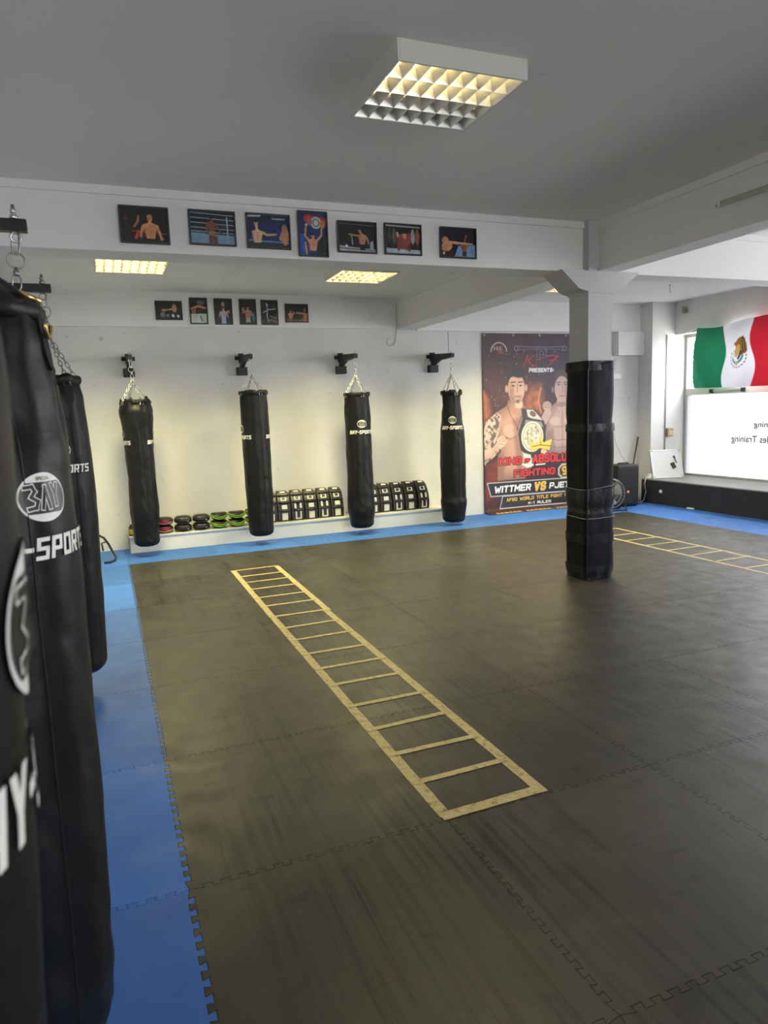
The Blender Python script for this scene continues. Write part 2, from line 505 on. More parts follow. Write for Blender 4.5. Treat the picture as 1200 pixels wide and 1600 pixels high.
for wi, (ya, yb) in enumerate(WIN):
    w = thing('window_%d' % (wi+1), ['shop window with frosted lower film beside the far corner', 'shop window nearer the camera on the right wall'][wi], 'window', (8.78, yb, 0.385))
    w['kind'] = 'structure'
    L = ya-yb; H = 2.66-0.385
    bm = bmesh.new()
    box(bm, 0, 0.06, 0, 0.05, 0, H); box(bm, 0, 0.06, L-0.05, L, 0, H)
    box(bm, 0, 0.06, 0.05, L-0.05, 0, 0.03); box(bm, 0, 0.06, 0.05, L-0.05, H-0.05, H)
    obj('window_frame', bm, M_FRAME, w)
    bm = bmesh.new(); box(bm, -0.01, 0.06, 0.05, L-0.05, 1.31, 1.41, 0.004); obj('transom', bm, M_TRANSOM, w)
    bm = bmesh.new(); vs = [bm.verts.new(p) for p in ((0.03, 0.05, 0.03), (0.03, L-0.05, 0.03), (0.03, L-0.05, 1.31), (0.03, 0.05, 1.31))]; bm.faces.new(vs)
    obj('frosted_pane', bm, M_FILM if wi == 0 else M_FILM2, w)
    bm = bmesh.new(); vs = [bm.verts.new(p) for p in ((0.03, 0.05, 1.41), (0.03, L-0.05, 1.41), (0.03, L-0.05, H-0.05), (0.03, 0.05, H-0.05))]; bm.faces.new(vs)
    obj('clear_pane', bm, M_GLASS, w)
    if wi == 0:
        WROOT = w
        bm = bmesh.new()
        box(bm, -0.035, -0.02, 2.20, 2.79, 1.345, 1.365)
        obj('opening_rod', bm, M_STEEL, w)
        for yy in (2.20, 2.79):
            bm = bmesh.new(); box(bm, -0.045, -0.01, yy-0.03, yy+0.03, 1.325, 1.385, 0.003); obj('rod_bracket', bm, M_BLACKMETAL, w)

w = thing('window_3', 'wide window band in the wall behind the camera', 'window', (0.7, YN-0.12, 0.6)); w['kind'] = 'structure'
bm = bmesh.new()
for x_ in (0.0, 1.38, 2.77, 4.16, 5.54): box(bm, x_, x_+0.06, 0, 0.06, 0, 2.1)
box(bm, 0.06, 5.54, 0.0, 0.06, 0, 0.05); box(bm, 0.06, 5.54, 0.0, 0.06, 2.05, 2.1)
obj('window_frame', bm, M_FRAME, w)
bm = bmesh.new(); vs = [bm.verts.new(p) for p in ((0.06, 0.03, 0.05), (5.54, 0.03, 0.05), (5.54, 0.03, 2.05), (0.06, 0.03, 2.05))]; bm.faces.new(vs)
obj('clear_pane', bm, M_GLASS, w)
def onfilm(y, z):
    k = (8.807+0.141)/(8.61+0.141)
    return (0.67+(y-0.67)*k-6.35, 1.608+(z-1.608)*k-0.385)
for body, y0, y1, z0, z1 in (('les', 7.97, 8.105, 0.965, 1.065), ('Training', 8.155, 8.60, 0.94, 1.065), ('ning', 7.985, 8.215, 1.165, 1.265)):
    u0, w0 = onfilm(y0, z0); u1, w1 = onfilm(y1, z1)
    place_text('lettering', body, u0, u1, w0, w1, lambda u, v: (0.027, u, v), M_FILMTEXT, WROOT, 0.012)

# ------------------------------------------------------------------ puzzle mat floor
def mat_material(name, base, streak, rough, blotch):
    m = bpy.data.materials.new(name); m.use_nodes = True
    nt = m.node_tree; b = nt.nodes['Principled BSDF']
    N = nt.nodes.new; Lk = nt.links.new
    g = N('ShaderNodeNewGeometry'); oi = N('ShaderNodeObjectInfo')
    def rng(src, a, b_, c, d):
        r = N('ShaderNodeMapRange'); r.inputs['From Min'].default_value = a; r.inputs['From Max'].default_value = b_
        r.inputs['To Min'].default_value = c; r.inputs['To Max'].default_value = d; Lk(src, r.inputs['Value']); return r.outputs[0]
    def mul(a, b_):
        x = N('ShaderNodeMath'); x.operation = 'MULTIPLY'; Lk(a, x.inputs[0]); Lk(b_, x.inputs[1]); return x.outputs[0]
    def nz(scale, rot=0.0, loc=(0, 0, 0), detail=4, sc=1.0, dist=0.0):
        mp = N('ShaderNodeMapping'); mp.inputs['Scale'].default_value = scale; mp.inputs['Rotation'].default_value = (0, 0, rot)
        mp.inputs['Location'].default_value = loc
        Lk(g.outputs['Position'], mp.inputs['Vector'])
        t = N('ShaderNodeTexNoise'); t.inputs['Scale'].default_value = sc; t.inputs['Detail'].default_value = detail
        t.inputs['Distortion'].default_value = dist
        Lk(mp.outputs[0], t.inputs['Vector']); return t.outputs['Fac']
    f = rng(oi.outputs['Random'], 0, 1, 0.84, 1.16)
    f = mul(f, rng(nz((1, 1, 1), detail=5, sc=1.7), 0.3, 0.7, 1-blotch, 1+blotch))
    # footwork scuffs: long strokes along the room, masked into patches
    if streak > 0:
        mask = rng(nz((1, 0.55, 1), sc=0.8, loc=(3.1, 1.7, 0)), 0.40, 0.58, 0.25, 1.0)
        sx = N('ShaderNodeSeparateXYZ'); Lk(g.outputs['Position'], sx.inputs[0])
        mask = mul(mask, rng(sx.outputs['X'], 2.2, 4.2, 1.0, 0.25))
        mask = mul(mask, rng(nz((3, 1.6, 1), sc=1.0, loc=(1, 8, 0)), 0.35, 0.6, 0.3, 1.1))
        for rot, loc, w in ((0.03, (0, 0, 0), 1.0), (-0.09, (5, 3, 0), 0.8), (0.16, (9, 1, 0), 0.55)):
            s = rng(nz((34, 0.9, 1), rot, loc, 5, 1.0, 0.3), 0.53, 0.64, 0, streak*w)
            s = mul(s, mask)
            inv = N('ShaderNodeMath'); inv.operation = 'SUBTRACT'; inv.inputs[0].default_value = 1.0; Lk(s, inv.inputs[1])
            f = mul(f, inv.outputs[0])
        s = rng(nz((6, 16, 1), 0.5, (2, 2, 0), 4, 1.0, 0.6), 0.62, 0.72, 1, 1-streak*0.55)
        f = mul(f, s)
    else:
        s = rng(nz((4, 12, 1), 0.2, (2, 2, 0), 4, 1.0, 0.4), 0.58, 0.72, 1, 0.86)
        f = mul(f, s)
    sc = N('ShaderNodeVectorMath'); sc.operation = 'SCALE'; sc.inputs[0].default_value = base
    Lk(f, sc.inputs['Scale']); Lk(sc.outputs[0], b.inputs['Base Color'])
    b.inputs['Roughness'].default_value = rough
    Lk(rng(nz((1, 1, 1), sc=6.0), 0.3, 0.7, rough-0.06, rough+0.10), b.inputs['Roughness'])
    bp = N('ShaderNodeBump'); bp.inputs['Strength'].default_value = 0.10; bp.inputs['Distance'].default_value = 0.004
    t = N('ShaderNodeTexNoise'); t.inputs['Scale'].default_value = 220; Lk(g.outputs['Position'], t.inputs['Vector'])
    Lk(t.outputs['Fac'], bp.inputs['Height']); Lk(bp.outputs[0], b.inputs['Normal'])
    return m
M_MATK = mat_material('charcoal_foam', (0.036, 0.0325, 0.026), 0.80, 0.42, 0.22)
M_MATB = mat_material('blue_foam', (0.038, 0.150, 0.54), 0.0, 0.55, 0.10)

NT, TD, GAP = 16, 0.0105, 0.0010
def edge_path():
    """teeth along a unit edge from t=0 to t=1, offset d to the left of travel"""
    p = 1.0/NT; pts = [(0.0, 0.0)]
    for k in range(NT-1):
        c = (k+1)*p                     # teeth centred between straight ends
        q = 0.25*p
        sgn = 1
        pts += [(c-q*0.82, -TD), (c-q*1.18, TD), (c+q*1.18, TD), (c+q*0.82, -TD)]
    pts.append((1.0, 0.0))
    return pts
EP = edge_path()
def tile_mesh(x0, x1, y0, y1, teeth):
    """teeth: set of sides with a puzzle edge, vertical shared edges run +y with teeth to +x, horizontal run +x with teeth to +y"""
    def side(kind, c):
        if kind == 'h':
            L = x1-x0
            n = max(1, round(L)); out = []
            base = [(x0+t, c+d) for t, d in EP] if abs(L-1) < 1e-3 else [(x0+t*L, c+d) for t, d in EP]
            return base
        L = y1-y0
        return [(c+d, y0+t*L) for t, d in EP]
    out = []
    out += side('h', y0)[:-1] if 'b' in teeth else [(x0, y0)]
    out += side('v', x1)[:-1] if 'r' in teeth else [(x1, y0)]
    out += side('h', y1)[::-1][:-1] if 't' in teeth else [(x1, y1)]
    out += side('v', x0)[::-1][:-1] if 'l' in teeth else [(x0, y1)]
    bm = bmesh.new()
    # pull the outline in by a hair so neighbouring tiles leave a seam
    n = len(out); ins = []
    for i in range(n):
        p0, p1, p2 = Vector(out[i-1]), Vector(out[i]), Vector(out[(i+1) % n])
        d0 = (p1-p0).normalized(); d1 = (p2-p1).normalized()
        n0 = Vector((-d0.y, d0.x)); n1 = Vector((-d1.y, d1.x)); bis = (n0+n1)
        k = GAP/max(0.35, (1+n0.dot(n1)))
        ins.append(p1+bis*k)
    vs = [bm.verts.new((q.x, q.y, 0)) for q in ins]
    f = bm.faces.new(vs)
    r = bmesh.ops.extrude_face_region(bm, geom=[f])
    bmesh.ops.translate(bm, vec=(0, 0, -0.019), verts=[v for v in r['geom'] if isinstance(v, bmesh.types.BMVert)])
    bmesh.ops.triangulate(bm, faces=[q for q in bm.faces if len(q.verts) > 4])
    bmesh.ops.recalc_face_normals(bm, faces=bm.faces[:])
    me = bpy.data.meshes.new('puzzle_mat')
    bm.to_mesh(me); bm.free()
    return me
CACHE = {}
def tile(x0, x1, y0, y1, teeth, m, label, group):
    key = (round(x1-x0, 3), round(y1-y0, 3), teeth, m.name)
    if key not in CACHE:
        me = tile_mesh(0, x1-x0, 0, y1-y0, teeth); me.materials.append(m); CACHE[key] = me
    o = bpy.data.objects.new('puzzle_mat', CACHE[key]); o.location = (x0, y0, 0); C.objects.link(o)
    tag(o, label, 'floor mat', group)
ORD = ['', 'first', 'second', 'third', 'fourth', 'fifth', 'sixth', 'seventh', 'eighth', 'ninth']
for j in range(1, 9):
    for i in range(7):
        t = 'brtl' if j > 1 else 'rtl'
        tile(i, i+1, j, j+1, t, M_MATK, 'charcoal puzzle mat, %s column from left blue strip, %s row from far strip' % (ORD[i+1], ORD[9-j]), 'charcoal puzzle mats')
for j in range(1, 9):
    t = 'rt' + ('b' if j > 1 else '')
    tile(-1, 0, j, j+1, t, M_MATB, 'blue puzzle mat of the left strip under the punching bags, %s from the far strip' % ORD[9-j], 'blue puzzle mats of the left strip')
    t = 'lt' + ('b' if j > 1 else '')
    tile(7, 7.915, j, j+1, t, M_MATB, 'blue puzzle mat of the right strip along the black platform, %s from the far strip' % ORD[9-j], 'blue puzzle mats of the right strip')
for i in range(-1, 8):
    x1 = i+1 if i < 7 else 7.915
    t = 'b' + ('l' if i > -1 else '') + ('r' if i < 7 else '')
    tile(i, x1, 9, 10.035, t, M_MATB, 'blue puzzle mat of the far strip, %s from the left wall' % ORD[i+2], 'blue puzzle mats of the far strip')

# ------------------------------------------------------------------ tape ladders
def tape_mat():
    m = mat('masking_tape', (0.62, 0.50, 0.26), 0.55)
    nt = m.node_tree; b = nt.nodes['Principled BSDF']
    g = nt.nodes.new('ShaderNodeNewGeometry')
    n = nt.nodes.new('ShaderNodeTexNoise'); n.inputs['Scale'].default_value = 28; n.inputs['Detail'].default_value = 8; n.inputs['Roughness'].default_value = 0.7
    nt.links.new(g.outputs['Position'], n.inputs['Vector'])
    cr = nt.nodes.new('ShaderNodeValToRGB')
    cr.color_ramp.elements[0].position = 0.34; cr.color_ramp.elements[0].color = (0.16, 0.13, 0.07, 1)
    cr.color_ramp.elements[1].position = 0.46; cr.color_ramp.elements[1].color = (0.42, 0.34, 0.17, 1)
    e = cr.color_ramp.elements.new(0.7); e.color = (0.52, 0.43, 0.23, 1)
    nt.links.new(n.outputs['Fac'], cr.inputs[0]); nt.links.new(cr.outputs[0], b.inputs['Base Color'])
    return m
M_TAPE = tape_mat()
def strip(bm, a, b, w, z=0.0006, n=None, seed=0, h=0.0008):
    rs = random.Random(seed); a = Vector((*a, 0)); b = Vector((*b, 0)); d = b-a; L = d.length; d.normalize()
    s = Vector((-d.y, d.x, 0)); n = n or max(2, int(L/0.06)); Ls = []; Rs = []
    for i in range(n+1):
        q = a + d*(L*i/n)
        Ls.append(q + s*(w/2+rs.uniform(-0.0012, 0.0012))); Rs.append(q - s*(w/2+rs.uniform(-0.0012, 0.0012)))
    for z0, rev in ((z+h, False),):
        V = [bm.verts.new((p.x, p.y, z0)) for p in Ls]; W = [bm.verts.new((p.x, p.y, z0)) for p in Rs]
        V0 = [bm.verts.new((p.x, p.y, z)) for p in Ls]; W0 = [bm.verts.new((p.x, p.y, z)) for p in Rs]
        for i in range(n):
            bm.faces.new((V[i], V[i+1], W[i+1], W[i]))
            bm.faces.new((V0[i], V0[i+1], V[i+1], V[i])); bm.faces.new((W[i], W[i+1], W0[i+1], W0[i]))
        bm.faces.new((V0[0], V[0], W[0], W0[0])); bm.faces.new((V[n], V0[n], W0[n], W[n]))
def ladder(label, xa, xb, ys, wr, wg, seed):
    t = thing('tape_ladder', label, 'tape marking', ((xa+xb)/2, (ys[0]+ys[-1])/2, 0), group=None)
    cx, cy = (xa+xb)/2, (ys[0]+ys[-1])/2
    for k, x in enumerate((xa, xb)):
        bm = bmesh.new()
        mid = ys[0] + (ys[-1]-ys[0])*0.62
        strip(bm, (x-cx, ys[0]-cy-0.01), (x-cx+0.004*(1-2*k), mid-cy), wr, seed=seed+k)
        strip(bm, (x-cx+0.010*k, mid-cy-0.03), (x-cx+0.012*k+0.012, ys[-1]-cy+0.02), wr, z=0.0016, seed=seed+k+7)
        obj('side_rail', bm, M_TAPE, t)
    rs = random.Random(seed)
    for k, y in enumerate(ys):
        bm = bmesh.new(); w = wg if 0 < k < len(ys)-1 else (wr*1.05 if k == 0 else wg)
        strip(bm, (xa-cx-0.02, y-cy+rs.uniform(-.012, .006)), (xb-cx+0.022, y-cy+rs.uniform(-.006, .012)), w, z=0.0026, seed=seed+k*3)
        obj('rung', bm, M_TAPE, t)
ladder('long yellowish masking tape agility ladder on the charcoal mats in the centre', 0.998, 1.447,
       [3.03, 3.31, 3.585, 3.885, 4.20, 4.53, 4.83, 5.14, 5.47, 5.79, 6.13, 6.475, 6.79, 7.12, 7.42, 7.70, 8.02], 0.052, 0.036, 3)
ladder('pale masking tape agility ladder on the mats right of the pillar', 5.43, 5.90,
       [3.2, 3.52, 3.84, 4.18, 4.52, 4.85, 5.18, 5.52, 5.87, 6.21, 6.53, 6.86, 7.20, 7.53, 7.92], 0.045, 0.036, 11)

# ------------------------------------------------------------------ block lettering for the bags
def quads_letter(ch):
    R = lambda a, b, c, d: [(a, b), (c, b), (c, d), (a, d)]
    t = .24; k = .19
    D = {
     'B': [R(0,0,t,1), R(0,0,.74,k), R(0,.42,.74,.58), R(0,1-k,.74,1), [(.52,0),(.8,.08),(.8,.42),(.52,.5)], [(.52,.5),(.8,.58),(.8,.92),(.52,1)]],
     'A': [R(0,0,t,.8), [(0,.8),(.24,1),(.8,1),(.8,.8)], R(.56,0,.8,1), R(0,.3,.8,.48)],
     'Y': [[(0,1),(.26,1),(.52,.5),(.3,.4)], [(.56,1),(.82,1),(.54,.4),(.3,.42)], R(.28,0,.54,.5)],
     '-': [R(0,.40,.55,.60)],
     'S': [R(0,1-k,.8,1), R(0,.42,t,1), R(0,.42,.8,.6), R(.56,0,.8,.6), R(0,0,.8,k)],
     'P': [R(0,0,t,1), R(0,1-k,.8,1), R(.56,.34,.8,1), R(0,.34,.8,.52)],
     'O': [R(0,0,t,1), R(.56,0,.8,1), R(0,0,.8,k), R(0,1-k,.8,1)],
     'R': [R(0,0,t,1), R(0,1-k,.8,1), R(.56,.36,.8,1), R(0,.36,.8,.54), [(.34,.4),(.58,.4),(.84,0),(.58,0)]],
     'T': [R(0,1-k,.8,1), R(.28,0,.52,1)],
    }
    return D[ch]
SEG = {
 'A': [(0,0,.5,1),(.5,1,1,0),(.2,.32,.8,.32)], 'B': [(0,0,0,1),(0,1,.8,1),(.8,1,.95,.85),(.95,.85,.95,.65),(.95,.65,.8,.52),(0,.52,.8,.52),(.8,.52,1,.36),(1,.36,1,.15),(1,.15,.85,0),(0,0,.85,0)],
 'C': [(1,.85,.8,1),(.8,1,.2,1),(.2,1,0,.8),(0,.8,0,.2),(0,.2,.2,0),(.2,0,.8,0),(.8,0,1,.15)], 'D': [(0,0,0,1),(0,1,.75,1),(.75,1,1,.8),(1,.8,1,.2),(1,.2,.75,0),(.75,0,0,0)],
 'E': [(0,0,0,1),(0,1,1,1),(0,.5,.85,.5),(0,0,1,0)], 'F': [(0,0,0,1),(0,1,1,1),(0,.5,.85,.5)],
 'G': [(1,.8,.8,1),(.8,1,.2,1),(.2,1,0,.8),(0,.8,0,.2),(0,.2,.2,0),(.2,0,.8,0),(.8,0,1,.2),(1,.2,1,.48),(1,.48,.55,.48)],
 'H': [(0,0,0,1),(1,0,1,1),(0,.5,1,.5)], 'I': [(.5,0,.5,1)], 'J': [(1,1,1,.2),(1,.2,.8,0),(.8,0,.2,0),(.2,0,0,.22)], 'K': [(0,0,0,1),(0,.42,1,1),(.3,.58,1,0)],
 'L': [(0,1,0,0),(0,0,1,0)], 'M': [(0,0,0,1),(0,1,.5,.35),(.5,.35,1,1),(1,1,1,0)], 'N': [(0,0,0,1),(0,1,1,0),(1,0,1,1)],
 'O': [(.2,0,.8,0),(.8,0,1,.2),(1,.2,1,.8),(1,.8,.8,1),(.8,1,.2,1),(.2,1,0,.8),(0,.8,0,.2),(0,.2,.2,0)], 'P': [(0,0,0,1),(0,1,.8,1),(.8,1,1,.85),(1,.85,1,.6),(1,.6,.8,.44),(.8,.44,0,.44)],
 'R': [(0,0,0,1),(0,1,.8,1),(.8,1,1,.85),(1,.85,1,.62),(1,.62,.8,.46),(.8,.46,0,.46),(.5,.46,1,0)],
 'S': [(1,.82,.8,1),(.8,1,.2,1),(.2,1,0,.82),(0,.82,0,.65),(0,.65,.2,.52),(.2,.52,.8,.5),(.8,.5,1,.36),(1,.36,1,.18),(1,.18,.8,0),(.8,0,.2,0),(.2,0,0,.18)],
 'T': [(0,1,1,1),(.5,1,.5,0)], 'U': [(0,1,0,.2),(0,.2,.2,0),(.2,0,.8,0),(.8,0,1,.2),(1,.2,1,1)], 'V': [(0,1,.5,0),(.5,0,1,1)], 'W': [(0,1,.25,0),(.25,0,.5,.7),(.5,.7,.75,0),(.75,0,1,1)],
 'Y': [(0,1,.5,.45),(1,1,.5,.45),(.5,.45,.5,0)], '-': [(.1,.45,.9,.45)], '1': [(.2,.8,.55,1),(.55,1,.55,0)], ':': [(.5,.15,.5,.2),(.5,.62,.5,.67)],
 '9': [(.2,.45,.8,.45),(.2,.45,0,.62),(0,.62,0,.82),(0,.82,.2,1),(.2,1,.8,1),(.8,1,1,.82),(1,.82,1,.2),(1,.2,.8,0),(.8,0,.15,0)],
 '2': [(0,.8,.2,1),(.2,1,.8,1),(.8,1,1,.8),(1,.8,1,.6),(1,.6,0,0),(0,0,1,0)], ' ': []}
WID = {'I': .06, 'M': 1.25, 'W': 1.45, '-': .7, '1': .6, ':': .25, ' ': .6}
def stroke_text(name, body, x0, x1, z0, z1, plane, m, parent, th=.22, shear=0.0, grow=0.0):
    """poster lettering: each letter built of mitred bars, th = stroke thickness / letter height"""
    H = z1-z0; t = th*H; gap = .30
    units = sum(WID.get(ch, 1.0) for ch in body)
    n = len(body)
    # letter unit width so that the word fits x0..x1 including stroke thickness
    adv = (x1-x0-H*shear - n*t)/ (units + gap*(n-1)*0.35)
    g = gap*0.35*adv
    bm = bmesh.new(); x = x0
    for ch in body:
        w = WID.get(ch, 1.0)*adv
        if ch == ' ':
            obj(name, bm, m, parent); bm = bmesh.new()
        for (ax, az, bx, bz) in SEG[ch]:
            A = Vector((x+t/2+ax*w, z0+t/2+az*(H-t))); B = Vector((x+t/2+bx*w, z0+t/2+bz*(H-t)))
            d = (B-A); d = d.normalized() if d.length > 1e-6 else Vector((1, 0)); s = Vector((-d.y, d.x))*(t/2+grow); e = d*(t*0.42+grow)
            P = [A-e-s, B+e-s, B+e+s, A-e+s]
            bm.faces.new([bm.verts.new(plane(q.x+shear*(q.y-z0), q.y)) for q in P])
        x += w+t+g
    return obj(name, bm, m, parent)
def block_text(bm, body, xc, z0, width, height, shear=0.18):
    adv = []; x = 0
    for ch in body:
        w = .55 if ch == '-' else .8
        adv.append((ch, x)); x += w+.14
    tot = x-.14; s = width/tot
    for ch, ox in adv:
        for poly in quads_letter(ch):
            vs = [bm.verts.new((xc-width/2+(ox+px+py*shear)*s, 0, z0+py*height)) for px, py in poly]
            bm.faces.new(vs)

def cut_grid(bm, step=0.012):
    xs = [v.co.x for v in bm.verts]; zs = [v.co.z for v in bm.verts]
    for lo, hi, ax in ((min(xs), max(xs), 0), (min(zs), max(zs), 2)):
        k = math.floor(lo/step)+1
        while k*step < hi:
            co = [0, 0, 0]; no = [0, 0, 0]; co[ax] = k*step; no[ax] = 1
            bmesh.ops.bisect_plane(bm, geom=bm.verts[:]+bm.edges[:]+bm.faces[:], plane_co=co, plane_no=no)
            k += 1

# ------------------------------------------------------------------ heavy bags
def prof_interp(prof, z):
    for (z0, r0), (z1, r1) in zip(prof, prof[1:]):
        if z <= z1:
            t = (z-z0)/(z1-z0) if z1 > z0 else 0
            t = max(0, min(1, t)); t = t*t*(3-2*t)
            return r0+(r1-r0)*t
    return prof[-1][1]

def heavy_bag(label, x, y, zb, zt, prof, phi, seed, eye, steel, group, wr=1.0, gold=False, hang=0.0, phi2=True, logo_k=1.0, dzt=0.0, floppy=0.0, logo_turn=0.0):
    """prof: (fraction of height, radius). phi: angle of the logo right of the line to the camera"""
    H = zt-zb
    t = thing('heavy_bag', label, 'punching bag', (x, y, zb), group=group)
    tc = math.atan2(CAM[1]-y, CAM[0]-x)
    rs = random.Random(seed)
    ph = [rs.uniform(0, 6.28) for _ in range(8)]
    P = [(a*H, r) for a, r in prof]
    def rad(a, z):
        r = prof_interp(P, z)
        top = max(0, min(1, (z/H-0.70)/0.30))
        r += wr*0.010*top*top*(math.cos(5*a+ph[0]+2*z)+0.6*math.cos(9*a+ph[1]-3*z))
        v = Vector((math.cos(a)*2.2, math.sin(a)*2.2, z*3.2+seed))
        r += wr*0.0065*(mnoise.noise(v)) + wr*0.003*mnoise.noise(v*2.7)
        # diagonal creases of the hanging skin
        w = math.sin(3*a+z*14+ph[2]+2.5*mnoise.noise(v*0.6))
        r -= wr*0.0035*max(0, w)**4
        # rounded bottom
        if z < 0.05: r -= 0.05-math.sqrt(max(0, 0.05**2-(0.05-z)**2))
        return r
    bm = bmesh.new(); seg = 84; nz = 120
    rings = []
    for i in range(nz+1):
        z = H*(i/nz)
        if i < 6: z = 0.05*(1-math.cos(i/6*math.pi/2))
        elif i < nz: z = 0.05 + (H-0.05)*(i-5.4)/(nz-5.4)
        rings.append([bm.verts.new((rad(2*math.pi*k/seg, z)*math.cos(2*math.pi*k/seg), rad(2*math.pi*k/seg, z)*math.sin(2*math.pi*k/seg),
                                    z - (0.02*(1-math.cos(2*(2*math.pi*k/seg)+ph[3])) if i == nz else 0))) for k in range(seg)])
    for A, B in zip(rings, rings[1:]):
        for k in range(seg): bm.faces.new((A[k], A[(k+1) % seg], B[(k+1) % seg], B[k]))
    bm.faces.new(rings[0][::-1])
    # sunk filling under the open top
    inner = [bm.verts.new((v.co.x*0.86, v.co.y*0.86, H-0.045)) for v in rings[-1]]
    for k in range(seg): bm.faces.new((rings[-1][k], rings[-1][(k+1) % seg], inner[(k+1) % seg], inner[k]))
    bm.faces.new(inner)
    obj('body', bm, M_VINYL, t, smooth=True)
    # crumpled collar round the opening
    bm = bmesh.new()
    R0 = prof[-1][1]
    rr = []
    n = 72
    for j, (dr, dz) in enumerate(((0.002, -0.045), (0.010, -0.03), (0.013, -0.008), (0.010, 0.010), (0.0, 0.016), (-0.012, 0.006), (-0.016, -0.03))):
        ring = []
        for k in range(n):
            a = 2*math.pi*k/n
            nv_ = Vector((math.cos(a)*1.6, math.sin(a)*1.6, seed*3.1))
            wv = 0.016*mnoise.noise(nv_*1.3)+0.012*mnoise.noise(nv_*3.1)
            up = (0.030*mnoise.noise(nv_*1.2+Vector((5, 5, 5)))+0.022*mnoise.noise(nv_*2.9))*(0.45+floppy)
            r = R0 + dr*(1.3+0.5*math.cos(6*a+ph[1])) + wv*(0.35+floppy)*(1 if j > 1 else 0.3)
            ring.append(bm.verts.new((r*math.cos(a), r*math.sin(a), H + dz + up*(1 if j > 1 else 0.2))))
        rr.append(ring)
    for A, B in zip(rr, rr[1:]):
        for k in range(n): bm.faces.new((A[k], A[(k+1) % n], B[(k+1) % n], B[k]))
    if gold:
        bm.free(); bm = bmesh.new()
        lathe(bm, [(R0+.012, H-.05), (R0+.020, H-.035), (R0+.019, H-.020), (R0+.004, H-.002), (R0*.78, H+.018), (R0*.5, H+.040), (R0*.36, H+.050)], 60,
              rfun=lambda r, q, z: r+0.004*math.cos(4*q+ph[1])+0.003*math.cos(9*q+ph[2]))
    obj('collar', bm, M_VINYL2, t, smooth=True)
    # side seam
    bm = bmesh.new(); sa = tc + rs.uniform(0.2, 0.6)
    tube(bm, [(rad(sa, z)*math.cos(sa)*1.003, rad(sa, z)*math.sin(sa)*1.003, z) for z in [0.06+i*(H-0.14)/50 for i in range(51)]], 0.0028, 6)
    obj('seam', bm, M_VINYL2, t, smooth=True)
    # printed lettering and oval logo, twice round the bag
    def wrap(bmf, name, m, off, ang0):
        cut_grid(bmf, 0.010)
        for v in bmf.verts:
            a = ang0 + v.co.x/0.175
            z = v.co.z
            r = rad(a, z)+off
            v.co = Vector((r*math.cos(a), r*math.sin(a), z))
        o = obj(name, bmf, m, t); return o
    zt_ = 1.335-zb+dzt; zl = 1.462-zb+dzt
    for k in range(2 if phi2 else 1):
        a0 = tc + phi + k*math.pi
        bm = bmesh.new(); block_text(bm, 'BAY-SPORTS', 0, zt_, 0.345, 0.046); wrap(bm, 'lettering', M_INK, 0.0030, a0)
        # oval: white disc, black band, outlined letters
        rx, rz = 0.064*logo_k, 0.050*logo_k
        bm = bmesh.new(); bm.faces.new([bm.verts.new((rx*math.cos(q), 0, zl+rz*math.sin(q))) for q in [2*math.pi*i/48 for i in range(48)]])
        a0 += logo_turn
        OV = wrap(bm, 'oval_logo', M_INK, 0.0028, a0)
        bm = bmesh.new(); pts = []
        for i in range(96):
            q = 2*math.pi*i/96; zz = rz*0.90*math.sin(q); xx = rx*0.93*math.cos(q)
            zz = max(-0.66*rz, min(0.62*rz, zz)); pts.append((xx, zz))
        bm.faces.new([bm.verts.new((px, 0, zl+pz)) for px, pz in pts]); wrap(bm, 'logo_field', M_INKB, 0.0036, a0).parent = OV
        for pad_, mm, off in ((0.0056, M_INK, 0.0044), (0.0034, M_INKB, 0.0052)):
            bm = bmesh.new()
            S = [[(-.72,.44),(-.46,.46),(-.38,.26),(-.52,.04)], [(-.52,.04),(-.30,-.14),(-.38,-.40),(-.62,-.44)], [(-.14,-.44),(.0,.40),(.14,-.44)],
                 [(.32,.46),(.44,.06),(.56,.46)], [(.44,.06),(.45,-.36)]]
            for st in S:
                for (ax, az), (bx, bz) in zip(st, st[1:]):
                    A = Vector((ax*rx, 0, az*rz)); B = Vector((bx*rx, 0, bz*rz)); d = (B-A).normalized(); s = Vector((-d.z, 0, d.x))*pad_
                    e = d*pad_
                    bm.faces.new([bm.verts.new(q+Vector((0, 0, zl))) for q in (A-e-s, B+e-s, B+e+s, A-e+s)])
            wrap(bm, 'logo_letters', mm, off, a0).parent = OV
        # tiny word on the white crescent
        me = text_mesh('SPECIAL', 1.0, 0, 0.02, 'CENTER')
        bm = bmesh.new(); bm.from_mesh(me); bpy.data.meshes.remove(me)
        for v in bm.verts: v.co = Vector((v.co.x*0.0105*logo_k, 0, zl+rz*0.70+v.co.y*0.010*logo_k))
        wrap(bm, 'logo_word', M_INKB, 0.0040, a0).parent = OV
    # four D rings on leather tabs and the four chains meeting at the swivel
    ex, ey, ez = eye[0]-x, eye[1]-y, eye[2]-zb
    ms = M_STEEL if steel == 'bright' else M_DARKSTEEL
    node = Vector((ex*0.6, ey*0.6, H + (ez-H)*0.52))
